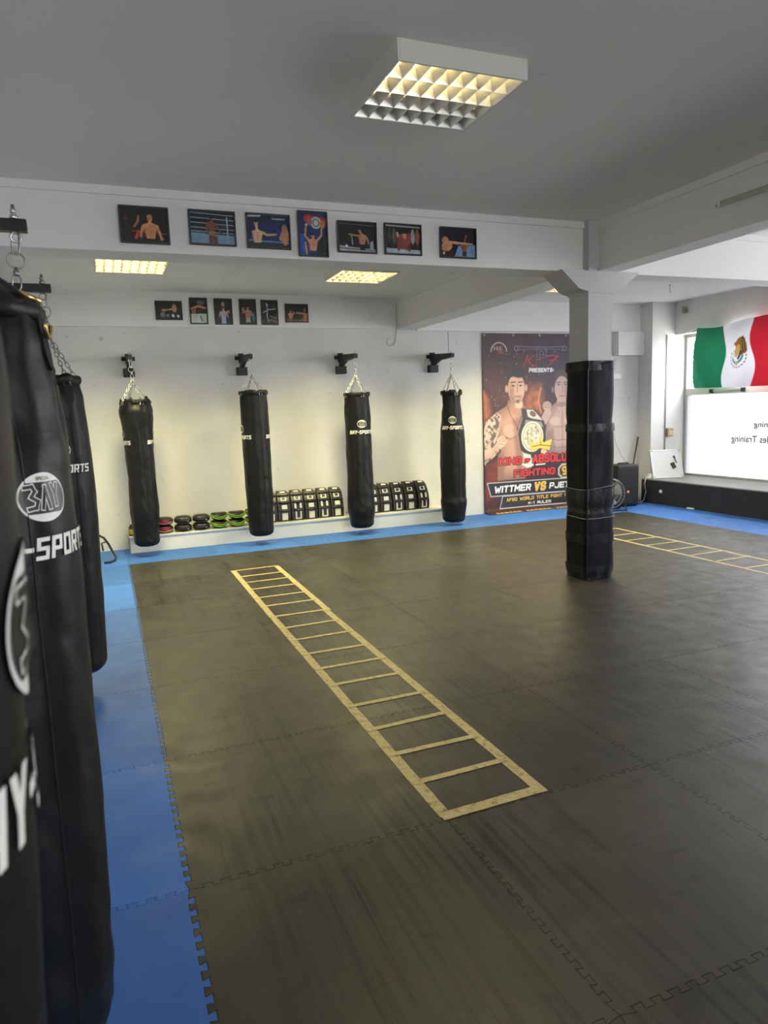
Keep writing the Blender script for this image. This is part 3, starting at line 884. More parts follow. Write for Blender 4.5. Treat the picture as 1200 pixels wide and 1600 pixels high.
    for q in range(4):
        a = tc + (1.2 if gold else 0.5) + q*math.pi/2 + rs.uniform(-.1, .1)
        ca, sa_ = math.cos(a), math.sin(a)
        rt = rad(a, H-0.06)
        out = Vector((ca, sa_, 0)); side = Vector((-sa_, ca, 0))
        bm = bmesh.new()
        pts = []
        for i in range(9):
            u = -1+2*i/8
            zz = H-0.125+0.055*abs(u)**0.6 if False else H-0.115-0.035*math.cos(u*math.pi/2)
            pts.append((u*0.026, zz))
        pts += [(0.022, H-0.04), (-0.022, H-0.04)]
        fr = []; bk = []
        for (u, zz) in pts:
            aa = a + u/0.16; r = rad(aa, zz)
            fr.append(bm.verts.new(((r+0.007)*math.cos(aa), (r+0.007)*math.sin(aa), zz))); bk.append(bm.verts.new(((r-0.004)*math.cos(aa), (r-0.004)*math.sin(aa), zz)))
        bm.faces.new(fr); bm.faces.new(bk[::-1])
        for i in range(len(fr)): bm.faces.new((fr[i], fr[(i+1) % len(fr)], bk[(i+1) % len(fr)], bk[i]))
        TAB = obj('strap_tab', bm, M_VINYL2, t)
        bm = bmesh.new()
        c = out*(R0+0.020) + Vector((0, 0, H-0.045))
        apex = out*(R0+0.004) + Vector((0, 0, H+0.012)) if not gold else out*0.035 + Vector((0, 0, H+0.045))
        if gold: c = out*(R0+0.026) + Vector((0, 0, H-0.03))
        if not gold:
            tube(bm, [c-side*0.022, c+side*0.022, apex+side*0.006, apex-side*0.006], 0.003, 6, closed=True)
            obj('strap_ring', bm, ms, TAB, smooth=True)
        else: bm.free()
        bm = bmesh.new(); chain(bm, apex, node, *((0.040, 0.022, 0.0042) if steel == 'bright' else (0.036, 0.018, 0.0028))); obj('chain', bm, ms, t, smooth=True)
        if gold:
            bm = bmesh.new()
            ctr = out*(R0*0.98) + Vector((0, 0, H-0.004)); up_ = (Vector((0, 0, 1))*0.45-out).normalized()
            tube(bm, ell_ring(ctr+Vector((0, 0, 0.004)), 0.020, 0.020, 24, side, up_), 0.0065, 8, closed=True)
            obj('eyelet', bm, M_BRASS, t, smooth=True)
            bm = bmesh.new()
            cc = out*(rad(a, H-0.075)+0.012) + Vector((0, 0, H-0.055))
            tube(bm, [cc+side*(0.024*math.cos(u))+Vector((0, 0, 0.026*math.sin(u))) for u in [math.pi*(1+k/12) for k in range(13)]], 0.005, 8)
            obj('half_ring', bm, M_BRASS, t, smooth=True)
    eyev = Vector((ex, ey, ez-0.012)); d = (node-eyev); Ld = d.length; dn = d.normalized()
    fl = Vector((math.sin(tc), -math.cos(tc), 0))
    bm = bmesh.new(); link_ring(bm, eyev+dn*0.032, dn, fl, 0.078, 0.024, 0.0038); obj('snap_hook', bm, ms, t, smooth=True)
    bm = bmesh.new(); tube(bm, ell_ring(eyev+dn*0.094, 0.030, 0.030, 24, fl, (0, 0, 1)), 0.0035, 8, closed=True); obj('swivel_ring', bm, ms, t, smooth=True)
    bm = bmesh.new()
    lathe(bm, [(0.005, 0), (0.011, 0.004), (0.012, 0.012), (0.009, 0.024), (0.006, 0.034)], 12)
    bmesh.ops.translate(bm, vec=eyev+dn*0.152, verts=bm.verts[:])
    link_ring(bm, eyev+dn*0.176, dn, fl, 0.056, 0.030, 0.0034)
    obj('swivel', bm, ms, t, smooth=True)
    if Ld > 0.22:
        bm = bmesh.new(); chain(bm, eyev+dn*0.198, node, 0.034, 0.018, 0.003); obj('chain', bm, ms, t, smooth=True)
    return t

D2R = math.radians
ZEYE = 2.30
gb = 'punching bags hanging from the far wall'
far_y = 9.40
heavy_bag('black punching bag on the far wall, leftmost of the four, with bulging folded top', 0.236, far_y, 0.13, 1.835,
          [(0, .135), (.04, .148), (.25, .165), (.5, .158), (.78, .168), (.92, .185), (1, .155)], D2R(90), 1, (0.215, far_y, 2.30), 'bright', gb, 1.4, floppy=1.2)
heavy_bag('black punching bag on the far wall between the focus mitts and kick shields', 1.612, far_y, 0.12, 1.905,
          [(0, .145), (.04, .155), (.3, .168), (.6, .172), (.9, .168), (1, .160)], D2R(-77), 2, (1.60, far_y, 2.30), 'bright', gb, 0.8)
heavy_bag('black punching bag on the far wall between the two rows of kick shields', 2.96, far_y, 0.095, 1.85,
          [(0, .150), (.04, .160), (.14, .182), (.25, .176), (.5, .170), (.85, .168), (1, .155)], D2R(17), 3, (2.955, far_y, 2.30), 'bright', gb, 1.0)
heavy_bag('black punching bag on the far wall beside the fight poster, with narrow cinched top', 4.335, far_y, 0.045, 1.84,
          [(0, .150), (.04, .162), (.16, .185), (.2, .172), (.45, .178), (.68, .168), (.82, .140), (.93, .118), (.97, .118), (1, .135)], D2R(2), 4, (4.345, far_y, 2.30), 'bright', gb, 1.0, floppy=1.0)
gl = 'punching bags hanging along the left wall'
heavy_bag('blurred black punching bag closest to the camera at the left edge of the view', -0.36, 1.15, 0.12, 1.80,
          [(0, .130), (.04, .136), (.3, .140), (.6, .147), (.75, .156), (.9, .167), (1, .155)], D2R(79), 5, (-0.385, 1.13, 2.33), 'dull', gl, 0.2, dzt=0.025, logo_turn=D2R(-7))
heavy_bag('black punching bag on the left with gold eyelet at its top', -0.365, 2.36, 0.15, 1.87,
          [(0, .110), (.05, .128), (.12, .140), (.3, .150), (.66, .154), (.80, .150), (.87, .136), (.94, .126), (1, .110)], D2R(34), 6, (-0.385, 2.36, 2.33), 'dull', gl, 0.9, gold=True)
heavy_bag('black punching bag on the left almost hidden behind the one with the gold eyelet', -0.425, 3.76, 0.22, 1.82,
          [(0, .115), (.05, .135), (.4, .150), (.85, .150), (.95, .135), (1, .112)], D2R(175), 7, (-0.385, 3.745, 2.33), 'dull', gl, 0.4, phi2=False)
heavy_bag('black punching bag, farthest of the left row, with white letters showing', -0.375, 5.09, 0.14, 1.86,
          [(0, .125), (.04, .142), (.3, .155), (.6, .164), (.8, .160), (.93, .145), (1, .122)], D2R(-3), 8, (-0.385, 5.09, 2.33), 'dull', gl, 0.6)

# brackets carrying the bags
for i, (x, lab) in enumerate(((0.215, 'black steel bag bracket on the far wall above the leftmost bag'), (1.60, 'black steel bag bracket on the far wall, second from the left'),
                              (2.955, 'black steel bag bracket on the far wall, third from the left'), (4.345, 'black steel bag bracket on the far wall nearest the fight poster'))):
    t = thing('bag_bracket', lab, 'bracket', (x, 10.03, 2.2), group='steel bag brackets on the far wall')
    bm = bmesh.new(); box(bm, -0.075, 0.085, -0.012, 0.005, 0.14, 0.19, 0.004); box(bm, -0.03, 0.03, -0.07, -0.01, 0.10, 0.22, 0.006)
    obj('wall_plate', bm, M_BLACKMETAL, t)
    bm = bmesh.new(); box(bm, -0.065, 0.065, -0.10, 0.005, -0.06, 0.045, 0.006); obj('lower_mount', bm, M_BLACKMETAL, t)
    bm = bmesh.new(); prism(bm, [(-0.03, 0.03), (-0.08, 0.03), (-0.30, 0.095), (-0.68, 0.105), (-0.68, 0.160), (-0.10, 0.195), (-0.03, 0.19)], -0.022, 0.022, 'x'); obj('arm', bm, M_BLACKMETAL, t)
    bm = bmesh.new(); tube(bm, [(0, -0.63, 0.185), (0, -0.63, 0.10)], 0.012, 10); tube(bm, ell_ring((0, -0.63, 0.095), 0.018, 0.018, 16, (1, 0, 0), (0, 0, 1)), 0.004, 6, closed=True)
    obj('eye_bolt', bm, M_STEEL, t, smooth=True)
for i, (y, lab) in enumerate(((1.08, 'black square arm on the left wall carrying the nearest bag'), (2.36, 'black square arm on the left wall carrying the bag with the gold eyelet'),
                              (3.745, 'black square arm at the left edge with shiny eye bolt, nearer of the two visible'),
                              (5.09, 'black square arm on the left wall carrying the farthest bag of the left row'))):
    t = thing('bag_bracket', lab, 'bracket', (-1.03, y, 2.35), group='steel bag brackets on the left wall')
    bm = bmesh.new(); box(bm, 0.0, 0.688, -0.022, 0.022, -0.022, 0.022, 0.002); obj('arm', bm, M_BLACKMETAL, t)
    bm = bmesh.new(); box(bm, -0.002, 0.008, -0.09, 0.09, -0.12, 0.12, 0.003); obj('wall_plate', bm, M_BLACKMETAL, t)
    bm = bmesh.new(); tube(bm, [(0.645, 0, 0.075), (0.645, 0, -0.03)], 0.007, 10); lathe(bm, [(0.012, 0.023), (0.014, 0.028), (0.014, 0.036), (0.012, 0.04)], 6, 0.645, 0)
    lathe(bm, [(0.010, 0.045), (0.011, 0.05), (0.011, 0.055), (0.010, 0.06)], 6, 0.645, 0)
    tube(bm, ell_ring((0.645, 0, -0.042), 0.017, 0.017, 18, (1, 0.3, 0), (0, 0, 1)), 0.0045, 6, closed=True)
    obj('eye_bolt', bm, M_STEEL if i == 2 else M_DARKSTEEL, t, smooth=True)
# ------------------------------------------------------------------ louvred ceiling lights
M_LOUVRE = mat('satin_louvre', (0.80, 0.79, 0.74), 0.32, 0.75)
M_HOUSING = mat('lamp_housing', (0.70, 0.69, 0.66), 0.45)
def emis(name, col, s):
    m = bpy.data.materials.new(name); m.use_nodes = True
    b = m.node_tree.nodes['Principled BSDF']
    b.inputs['Emission Color'].default_value = (*col, 1); b.inputs['Emission Strength'].default_value = s
    b.inputs['Base Color'].default_value = (0.8, 0.8, 0.8, 1)
    return m
M_TUBEON = emis('lit_tube', (1.0, 0.77, 0.34), 130.0)
M_TUBEOFF = mat('unlit_tube', (0.8, 0.8, 0.8), 0.3)
M_LOUVRE_FAR = mat('white_louvre', (0.82, 0.80, 0.70), 0.5, 0.0)
def fixture(label, x0, x1, y0, y1, lit, depth=0.09, group=None, k=1.0):
    t = thing('louvre_ceiling_light', label, 'ceiling light', ((x0+x1)/2, (y0+y1)/2, ZC), group=group)
    W, D = (x1-x0)/2, (y1-y0)/2; e = 0.012
    bm = bmesh.new()
    box(bm, -W-e, -W, -D-e, D+e, -depth, 0, 0.0015); box(bm, W, W+e, -D-e, D+e, -depth, 0, 0.0015)
    box(bm, -W, W, -D-e, -D, -depth, 0, 0.0015); box(bm, -W, W, D, D+e, -depth, 0, 0.0015)
    box(bm, -W, W, -D, D, -0.006, 0)
    obj('housing', bm, M_HOUSING, t)
    rows, cells = 4, 8
    zt, zb = -depth+0.060, -depth+0.003
    for j in range(rows+1):
        yy = -D + 2*D*j/rows
        bm = bmesh.new(); a, b = 0.022, 0.0015
        lo = yy-a if j > 0 else yy; hi = yy+a if j < rows else yy
        lo2 = yy-b if j > 0 else yy; hi2 = yy+b if j < rows else yy+0.0005
        if j == 0: hi2 = yy+b
        if j == rows: lo2 = yy-b; hi2 = yy
        prism(bm, [(lo, zt), (hi, zt), (hi2, zb), (lo2, zb)], -W, W, 'x')
        obj('louvre_rail', bm, M_LOUVRE if k < 1 else M_LOUVRE_FAR, t)
    bm = bmesh.new()
    for j in range(rows):
        ya, yb = -D+2*D*j/rows, -D+2*D*(j+1)/rows
        for i in range(cells+1):
            xx = -W + 2*W*i/cells; a, b = 0.025, 0.0012
            lo = xx-a if i > 0 else xx; hi = xx+a if i < cells else xx
            lo2 = xx-b if i > 0 else xx-0.0003; hi2 = xx+b if i < cells else xx+0.0003
            prism(bm, [(lo, zt-0.008), (hi, zt-0.008), (hi2, zb), (lo2, zb)], ya, yb, 'y')
    o = obj('louvre_blades', bm, M_LOUVRE if k < 1 else M_LOUVRE_FAR, t)
    for j in range(rows):
        yc = -D + 2*D*(j+0.5)/rows
        bm = bmesh.new(); tube(bm, [(-W+0.02, yc, zt+0.014), (W-0.02, yc, zt+0.014)], 0.011, 10)
        obj('fluorescent_tube', bm, M_TUBEON if j in lit else M_TUBEOFF, t, smooth=True)
        if j in lit:
            row_light(t.location.x, t.location.y+yc, ZC-depth-0.001, 2*W-0.05, 0.10, TUBE*k)
fixture('louvred ceiling light closest to the camera with only its nearer half lit', 1.165, 1.785, 3.63, 4.215, (0, 1), group='louvred ceiling lights', k=0.32)
fixture('louvred ceiling light of the far bay on the left, above the leftmost framed photo', -0.075, 0.565, 7.80, 8.42, (0, 1, 2, 3), group='louvred ceiling lights')
fixture('louvred ceiling light of the far bay, right of the centre, seen just under the beam', 2.33, 2.965, 7.90, 8.52, (0, 1, 2, 3), group='louvred ceiling lights')
fixture('ceiling light right of the far beam, a bright sliver beside the pillar head', 5.15, 5.75, 8.1, 8.7, (0, 1, 2, 3), group='louvred ceiling lights')

# ------------------------------------------------------------------ wall batten tube on the near beam
t = thing('batten_light', 'unlit white tube light high on the near beam at the right edge', 'wall light', (3.98, 3.9, 2.945))
bm = bmesh.new(); tube(bm, [(-0.012, -0.62, 0), (-0.012, 0.64, 0)], 0.019, 12); obj('tube', bm, mat('opal_tube', (0.55, 0.55, 0.48), 0.4), t, smooth=True)
bm = bmesh.new(); tube(bm, [(-0.012, 0.64, 0), (-0.012, 0.668, 0)], 0.020, 12); obj('end_cap', bm, M_WHITE, t, smooth=True)
bm = bmesh.new(); tube(bm, [(-0.012, 0.668, 0), (-0.012, 0.685, 0)], 0.008, 8); obj('cable_stub', bm, M_BLACK, t)

# ------------------------------------------------------------------ padding round the pillar
M_WRAP = mat('black_stretch_wrap', (0.006, 0.007, 0.011), 0.35, 0.0, 0.3, 8, 0.4, 22, spec=0.22)
M_PAD = mat('black_pad_cover', (0.005, 0.006, 0.010), 0.55, 0.0, 0.2, 6, 0.2, 16, spec=0.12)
M_WRAPE = mat('glossy_tape', (0.007, 0.009, 0.013), 0.28, 0.0, 0.2, 20, 0.35, 30, spec=0.3)
t = thing('pillar_padding', 'black foam padding wrapped with tape round the foot of the pillar', 'padding', (4.005, 6.005, 0.0))
def padring(bm, z0, z1, off, nz, seed, wob=0.006, pinch=()):
    rs = random.Random(seed); hw = 0.150; rings = []
    for i in range(nz+1):
        z = z0+(z1-z0)*i/nz; ring = []
        base = off
        for (pz, amt, wd) in pinch: base -= amt*math.exp(-((z-pz)/wd)**2)
        nseg = 12
        for s in range(4):
            for k in range(nseg):
                u = -1+2*k/nseg
                # superellipse-ish rounded square
                a = math.pi*(-0.75+0.5*s) + (math.pi/2)*(k/nseg)
                c, q = math.cos(a), math.sin(a)
                rr = 1/((abs(c)**9+abs(q)**9)**(1/9))
                n = mnoise.noise(Vector((c*1.5, q*1.5, z*3+seed)))*wob
                r = (hw+base+n)*rr
                ring.append(bm.verts.new((r*c, r*q, z)))
        rings.append(ring)
    N = len(rings[0])
    for A, B in zip(rings, rings[1:]):
        for k in range(N): bm.faces.new((A[k], A[(k+1) % N], B[(k+1) % N], B[k]))
    return rings
pin = [(0.66, 0.012, 0.05), (0.02, 0.012, 0.05), (1.45, 0.005, 0.05)]
bm = bmesh.new(); R = padring(bm, 0.0, 1.97, 0.010, 90, 1, 0.010, pin); bm.faces.new(R[-1]); bm.faces.new(R[0][::-1]); obj('foam_cover', bm, M_PAD, t, smooth=True)
for z0, z1, m_, sd in ((1.90, 1.985, M_WRAP, 3), (1.36, 1.43, M_WRAP, 4), (0.62, 0.84, M_WRAPE, 5), (0.34, 0.43, M_WRAP, 6), (0.005, 0.13, M_WRAPE, 8)):
    bm = bmesh.new(); padring(bm, z0, z1, 0.0155, 12, sd, 0.012, pin); obj('tape_band', bm, m_, t, smooth=True)
bm = bmesh.new()
for i in range(30):
    pass
tube(bm, [(-0.148, -0.160, 0.02+i*1.93/40) for i in range(41)], 0.008, 8); obj('corner_overlap', bm, M_WRAP, t, smooth=True)
bm = bmesh.new()
def cordpts(z, amp, ph_):
    out = []
    for k in range(48):
        a = 2*math.pi*k/48; c, q = math.cos(a), math.sin(a); rr = 0.171/((abs(c)**9+abs(q)**9)**(1/9))
        out.append((rr*c, rr*q, z+amp*math.sin(a+ph_)))
    return out
tube(bm, cordpts(0.585, 0.008, 0.3), 0.0025, 5, closed=True); tube(bm, cordpts(0.86, 0.02, 1.3), 0.0018, 5, closed=True)
obj('binding_cord', bm, mat('clear_cord', (0.4, 0.4, 0.38), 0.2), t, smooth=True)

# ------------------------------------------------------------------ framed photos
SK = (196, 140, 106); SKD = (140, 88, 66); SKL = (222, 176, 146); SKR = (120, 66, 50)
def fighter(c, x, y, s, skin, shade, lean=0.0, arms=None, head=None, shorts=(30, 30, 34), hair=(30, 22, 18)):
    """upper body: x,y of the chest centre, s shoulder half width"""
    if shorts: c.poly([(x-0.62*s, y-2.6*s), (x+0.62*s, y-2.6*s), (x+0.58*s, y-1.25*s), (x-0.58*s, y-1.25*s)], shorts)
    c.poly([(x-0.95*s, y+0.42*s), (x-0.30*s, y+0.70*s), (x+0.30*s, y+0.70*s), (x+0.95*s, y+0.42*s), (x+0.80*s, y-0.3*s), (x+0.56*s, y-1.4*s), (x-0.56*s, y-1.4*s), (x-0.80*s, y-0.3*s)], skin, soft=c.res*1.5)
    c.line([(x, y+0.2*s), (x, y-1.2*s)], 0.07*s, shade, 0.55)
    c.line([(x-0.62*s, y-0.22*s), (x-0.1*s, y-0.30*s), (x+0.1*s, y-0.30*s), (x+0.62*s, y-0.22*s)], 0.07*s, shade, 0.6)
    for k in (-0.6, -0.9): c.line([(x-0.35*s, y+k*s), (x+0.35*s, y+k*s)], 0.05*s, shade, 0.4)
    c.ell(x-0.72*s, y-0.5*s, 0.22*s, 0.7*s, shade, 0, 0.2*s, 0.5)
    hx, hy = head or (x+lean*s, y+1.30*s)
    c.line([(x, y+0.6*s), (hx, hy-0.3*s)], 0.42*s, skin)
    c.ell(hx, hy, 0.34*s, 0.46*s, skin)
    c.ell(hx-0.18*s, hy-0.05*s, 0.14*s, 0.34*s, shade, 0, 0.15*s, 0.5)
    if hair: c.ell(hx, hy+0.26*s, 0.36*s, 0.24*s, hair)
    c.line([(hx-0.2*s, hy+0.05*s), (hx-0.06*s, hy+0.05*s)], 0.06*s, (50, 34, 30), 0.8)
    c.line([(hx+0.06*s, hy+0.05*s), (hx+0.2*s, hy+0.05*s)], 0.06*s, (50, 34, 30), 0.8)
    c.line([(hx-0.1*s, hy-0.22*s), (hx+0.1*s, hy-0.22*s)], 0.05*s, (110, 60, 54), 0.8)
    for A in arms or []:
        pts = [(x+a*s, y+b*s) for a, b in A[0]]
        c.line(pts, 0.42*s, skin, w1=0.26*s); c.line([(p[0], p[1]-0.08*s) for p in pts], 0.07*s, shade, 0.4)
        if A[1]: c.ell(pts[-1][0], pts[-1][1], 0.24*s, 0.22*s, A[1])

def pic_base(w, h, bg, seed, lo=0.5):
    c = Canvas(w, h, 0.0032, bg)
    n = vnoise(c.X, c.Y, 18, seed)
    c.col *= (lo+n*(2-2*lo))[..., None]
    return c
def pic1(w, h):
    c = pic_base(w, h, (24, 22, 22), 1)
    c.line([(0, h*.30), (w*.3, h*.31), (w, h*.27)], .006, (150, 60, 40), .8)
    c.poly([(0, h*.1), (0, h*.55), (w*.16, h*.62), (w*.22, h*.3), (w*.22, 0), (0, 0)], (34, 38, 34)); c.ell(w*.10, h*.68, .014, .02, (90, 56, 44))
    c.line([(w*.28, h*.45), (w*.36, h*.6), (w*.38, h*.75)], .014, (140, 92, 70))
    fighter(c, w*.62, h*.42, h*.22, (206, 142, 98), (140, 84, 56), arms=[([(-.9, .25), (-1.25, -.6), (-1.35, -1.5)], (60, 50, 46)), ([(.9, .25), (1.2, -.6), (1.45, -1.4)], (180, 130, 100))], hair=(176, 124, 92), shorts=None)
    c.line([(w*.3, h*.12), (w*.36, h*.3)], .02, (190, 70, 40)); return c
def pic2(w, h):
    c = pic_base(w, h, (26, 34, 46), 2)
    c.poly([(0, 0), (w, 0), (w, h*.28), (0, h*.34)], (112, 142, 166))
    for k in (.93, .78, .63, .48, .36): c.line([(0, h*(k+.03)), (w, h*(k-.02))], .005, (150, 164, 176))
    c.line([(w*.84, h*.85), (w*.84, h*.22)], .010, (150, 165, 180))
    fighter(c, w*.48, h*.60, h*.15, (128, 78, 58), (70, 40, 32), arms=[([(-.9, .3), (-1.2, -.8), (-1.0, -1.8)], (40, 50, 80)), ([(.9, .3), (1.4, -.7), (2.0, -1.5)], (40, 50, 80))], shorts=(150, 110, 84), hair=(40, 26, 20))
    c.line([(w*.45, h*.2), (w*.45, 0)], .03, (96, 58, 44)); c.line([(w*.55, h*.2), (w*.56, 0)], .03, (96, 58, 44)); return c
def pic3(w, h):
    c = pic_base(w, h, (28, 44, 92), 3)
    c.poly([(0, h*.72), (w, h*.80), (w, h), (0, h)], (30, 40, 66)); c.line([(0, h*.95), (w*.3, h*.97)], .010, (190, 200, 210)); c.line([(w*.6, h*.9), (w*.9, h*.9)], .008, (160, 180, 210))
    c.line([(0, h*.2), (w, h*.16)], .01, (90, 140, 180)); c.poly([(0, 0), (w, 0), (w, h*.14), (0, h*.18)], (44, 52, 50))
    fighter(c, w*.22, h*.40, h*.19, (212, 172, 138), (150, 110, 84), arms=[([(.9, .3), (1.7, -.1), (3.3, .1)], None)], head=(w*.20, h*.76), shorts=None)
    c.ell(w*.78, h*.50, .030, .034, (26, 50, 150)); c.ell(w*.80, h*.62, .02, .02, (30, 36, 50)); c.line([(w*.8, h*.3), (w*.86, h*.46)], .03, (190, 150, 116))
    c.ell(w*.90, h*.36, .030, .06, (178, 124, 90)); c.ell(w*.89, h*.62, .020, .026, (160, 108, 76)); return c
def pic4(w, h):
    c = pic_base(w, h, (34, 50, 96), 4)
    c.poly([(0, 0), (w*.22, 0), (w*.18, h*.5), (0, h*.5)], (36, 84, 180)); c.line([(w*.24, 0), (w*.2, h*.3)], .010, (220, 180, 60))
    c.poly([(w*.66, 0), (w, 0), (w, h*.5), (w*.6, h*.3)], (34, 44, 36))
    fighter(c, w*.48, h*.30, h*.13, (206, 150, 116), (130, 84, 64), arms=[([(-.8, .4), (-1.5, 1.2), (-1.2, 3.2)], (214, 200, 160)), ([(.8, .4), (1.7, 1.4), (1.8, 3.0)], None)], shorts=None)
    c.line([(w*.3, h*.86), (w*.9, h*.80)], .055, (196, 44, 56)); c.ell(w*.62, h*.77, .040, .042, (206, 196, 190)); c.ell(w*.62, h*.77, .030, .032, (90, 120, 150)); c.ell(w*.62, h*.77, .018, .02, (190, 180, 150))
    c.ell(w*.38, h*.80, .02, .03, (150, 100, 100)); c.ell(w*.86, h*.74, .018, .03, (180, 130, 60)); return c
def pic5(w, h):
    c = pic_base(w, h, (26, 26, 28), 5)
    c.poly([(0, 0), (w, 0), (w, h*.1), (w*.5, h*.14), (0, h*.2)], (166, 166, 174)); c.line([(0, h*.11), (w, h*.06)], .006, (60, 60, 66))
    c.line([(0, h*.97), (w, h*.93)], .006, (80, 90, 90)); c.line([(w*.34, h*.6), (w*.37, h*.25)], .008, (150, 150, 140))
    fighter(c, w*.64, h*.50, h*.17, (188, 132, 104), (120, 76, 58), arms=[([(-.8, .35), (-1.8, .4), (-3.0, .6)], None), ([(.8, .3), (1.3, -.6), (1.4, -1.6)], (50, 40, 40))], head=(w*.57, h*.76), shorts=(16, 16, 18))
    c.poly([(w*.84, h*.1), (w*.95, h*.1), (w*.93, h*.4), (w*.86, h*.36)], (150, 160, 172)); c.ell(w*.2, h*.18, .01, .01, (220, 220, 220)); return c
def pic6(w, h):
    c = pic_base(w, h, (34, 34, 34), 6)
    c.poly([(0, 0), (w, 0), (w, h*.14), (0, h*.18)], (176, 190, 200)); c.line([(0, h*.97), (w, h*.95)], .010, (170, 176, 180))
    for xx, cc in ((.1, (70, 56, 60)), (.24, (90, 96, 70)), (.78, (150, 160, 160)), (.92, (150, 84, 66))):
        c.ell(w*xx, h*.6, .018, .05, cc, 0, .01); c.ell(w*xx, h*.82, .010, .012, cc)
    c.line([(w*.33, h*.72), (w*.38, h*.5)], .016, (206, 170, 150)); c.ell(w*.52, h*.52, .052, .040, (150, 92, 66)); c.ell(w*.44, h*.38, .034, .05, (130, 66, 60)); c.ell(w*.60, h*.36, .03, .05, (140, 70, 60))
    c.ell(w*.55, h*.62, .018, .02, (190, 140, 110)); c.ell(w*.66, h*.6, .022, .026, (150, 60, 56)); c.line([(w*.36, h*.3), (w*.36, h*.14)], .022, (120, 66, 54)); c.line([(w*.66, h*.3), (w*.68, h*.14)], .022, (110, 60, 50)); return c
def pic7(w, h):
    c = pic_base(w, h, (24, 28, 42), 7)
    c.poly([(w*.38, 0), (w, 0), (w, h*.45), (w*.5, h*.4)], (120, 150, 190)); c.poly([(0, 0), (w*.36, 0), (w*.36, h*.25), (0, h*.3)], (60, 40, 40))
    fighter(c, w*.68, h*.42, h*.15, (150, 92, 66), (90, 52, 38), arms=[([(-.7, .3), (-1.6, .5), (-2.4, .1)], None)], head=(w*.73, h*.80), shorts=(60, 54, 50))
    c.ell(w*.12, h*.55, .030, .034, (190, 128, 90)); c.ell(w*.16, h*.36, .05, .036, (196, 140, 104), .3); c.line([(w*.15, h*.52), (w*.45, h*.5), (w*.92, h*.48)], .024, (206, 150, 116), w1=.012); c.ell(w*.07, h*.12, .008, .01, (220, 220, 220)); return c
def pic_b(k):
    def f(w, h):
        c = pic_base(w, h, (26, 26, 28), 20+k)
        if k == 1:
            c.ell(w*.3, h*.5, .03, .022, (150, 100, 80)); c.line([(w*.3, h*.52), (w*.62, h*.58)], .016, (196, 150, 126)); c.ell(w*.72, h*.62, .028, .05, (176, 130, 110)); c.ell(w*.72, h*.82, .014, .016, (150, 110, 96))
            c.ell(w*.66, h*.2, .016, .02, (220, 220, 225), .5); c.ell(w*.86, h*.18, .014, .018, (214, 214, 220), .5); c.ell(w*.25, h*.25, .03, .03, (110, 116, 130)); c.ell(w*.45, h*.2, .02, .02, (120, 120, 130))
        elif k == 2:
            c.ell(w*.62, h*.84, .05, .03, (80, 88, 96)); c.line([(w*.1, h*.6), (w*.5, h*.7), (w*.9, h*.62)], .03, (180, 130, 104)); c.ell(w*.2, h*.5, .03, .04, (140, 90, 74)); c.ell(w*.6, h*.5, .05, .02, (40, 40, 46))
            c.poly([(w*.02, h*.02), (w*.98, h*.02), (w*.98, h*.40), (w*.02, h*.38)], (190, 196, 186)); c.line([(w*.6, h*.3), (w*.7, h*.1)], .02, (120, 140, 100))  # pale lower half is a window reflection painted into the print colour
        elif k == 3:
            fighter(c, w*.5, h*.42, h*.16, (176, 170, 176), (120, 126, 140), arms=[([(-.8, .3), (-1.2, -.9)], (160, 110, 90)), ([(.8, .3), (1.2, -.9)], (160, 110, 90))], shorts=(150, 170, 190), hair=(70, 50, 40)); c.ell(w*.5, h*.80, .022, .032, (176, 124, 100)); c.ell(w*.8, h*.5, .02, .02, (190, 110, 90))
        elif k == 4:
            fighter(c, w*.5, h*.48, h*.16, (172, 120, 94), (104, 66, 52), arms=[([(-.8, .3), (-1.5, -.2), (-.7, .4)], (110, 120, 130)), ([(.8, .3), (1.2, -.7), (.4, -.6)], (120, 110, 110))], shorts=(160, 156, 150)); c.ell(w*.2, h*.6, .018, .03, (150, 110, 100)); c.ell(w*.86, h*.3, .02, .06, (60, 140, 140), 0, .01, .6)
        elif k == 5:
            for pts in (((.3, .9), (.36, .7), (.34, .3)), ((.4, .62), (.9, .66)), ((.3, .4), (.42, .1)), ((.34, .6), (.1, .5))): c.line([(w*a, h*b) for a, b in pts], .014, (150, 152, 158))
            c.line([(w*.5, h*.36), (w, h*.2)], .006, (160, 160, 166)); c.line([(w*.5, h*.2), (w, h*.06)], .006, (150, 150, 156)); c.ell(w*.36, h*.82, .014, .018, (170, 170, 174))
        else:
            fighter(c, w*.22, h*.40, h*.17, (186, 134, 104), (120, 80, 62), arms=[([(.7, .2), (1.3, .3), (1.1, 1.0)], (80, 120, 130))], shorts=None)
            c.line([(w*.98, h*.46), (w*.7, h*.50), (w*.48, h*.52)], .022, (176, 118, 90)); c.ell(w*.88, h*.70, .018, .024, (150, 100, 80)); c.poly([(w*.8, 0), (w, 0), (w, h*.5), (w*.84, h*.5)], (176, 120, 92)); c.ell(w*.78, h*.15, .016, .012, (180, 60, 60)); c.line([(0, h*.1), (w, h*.08)], .006, (150, 150, 150), .6)
        return c
    return f
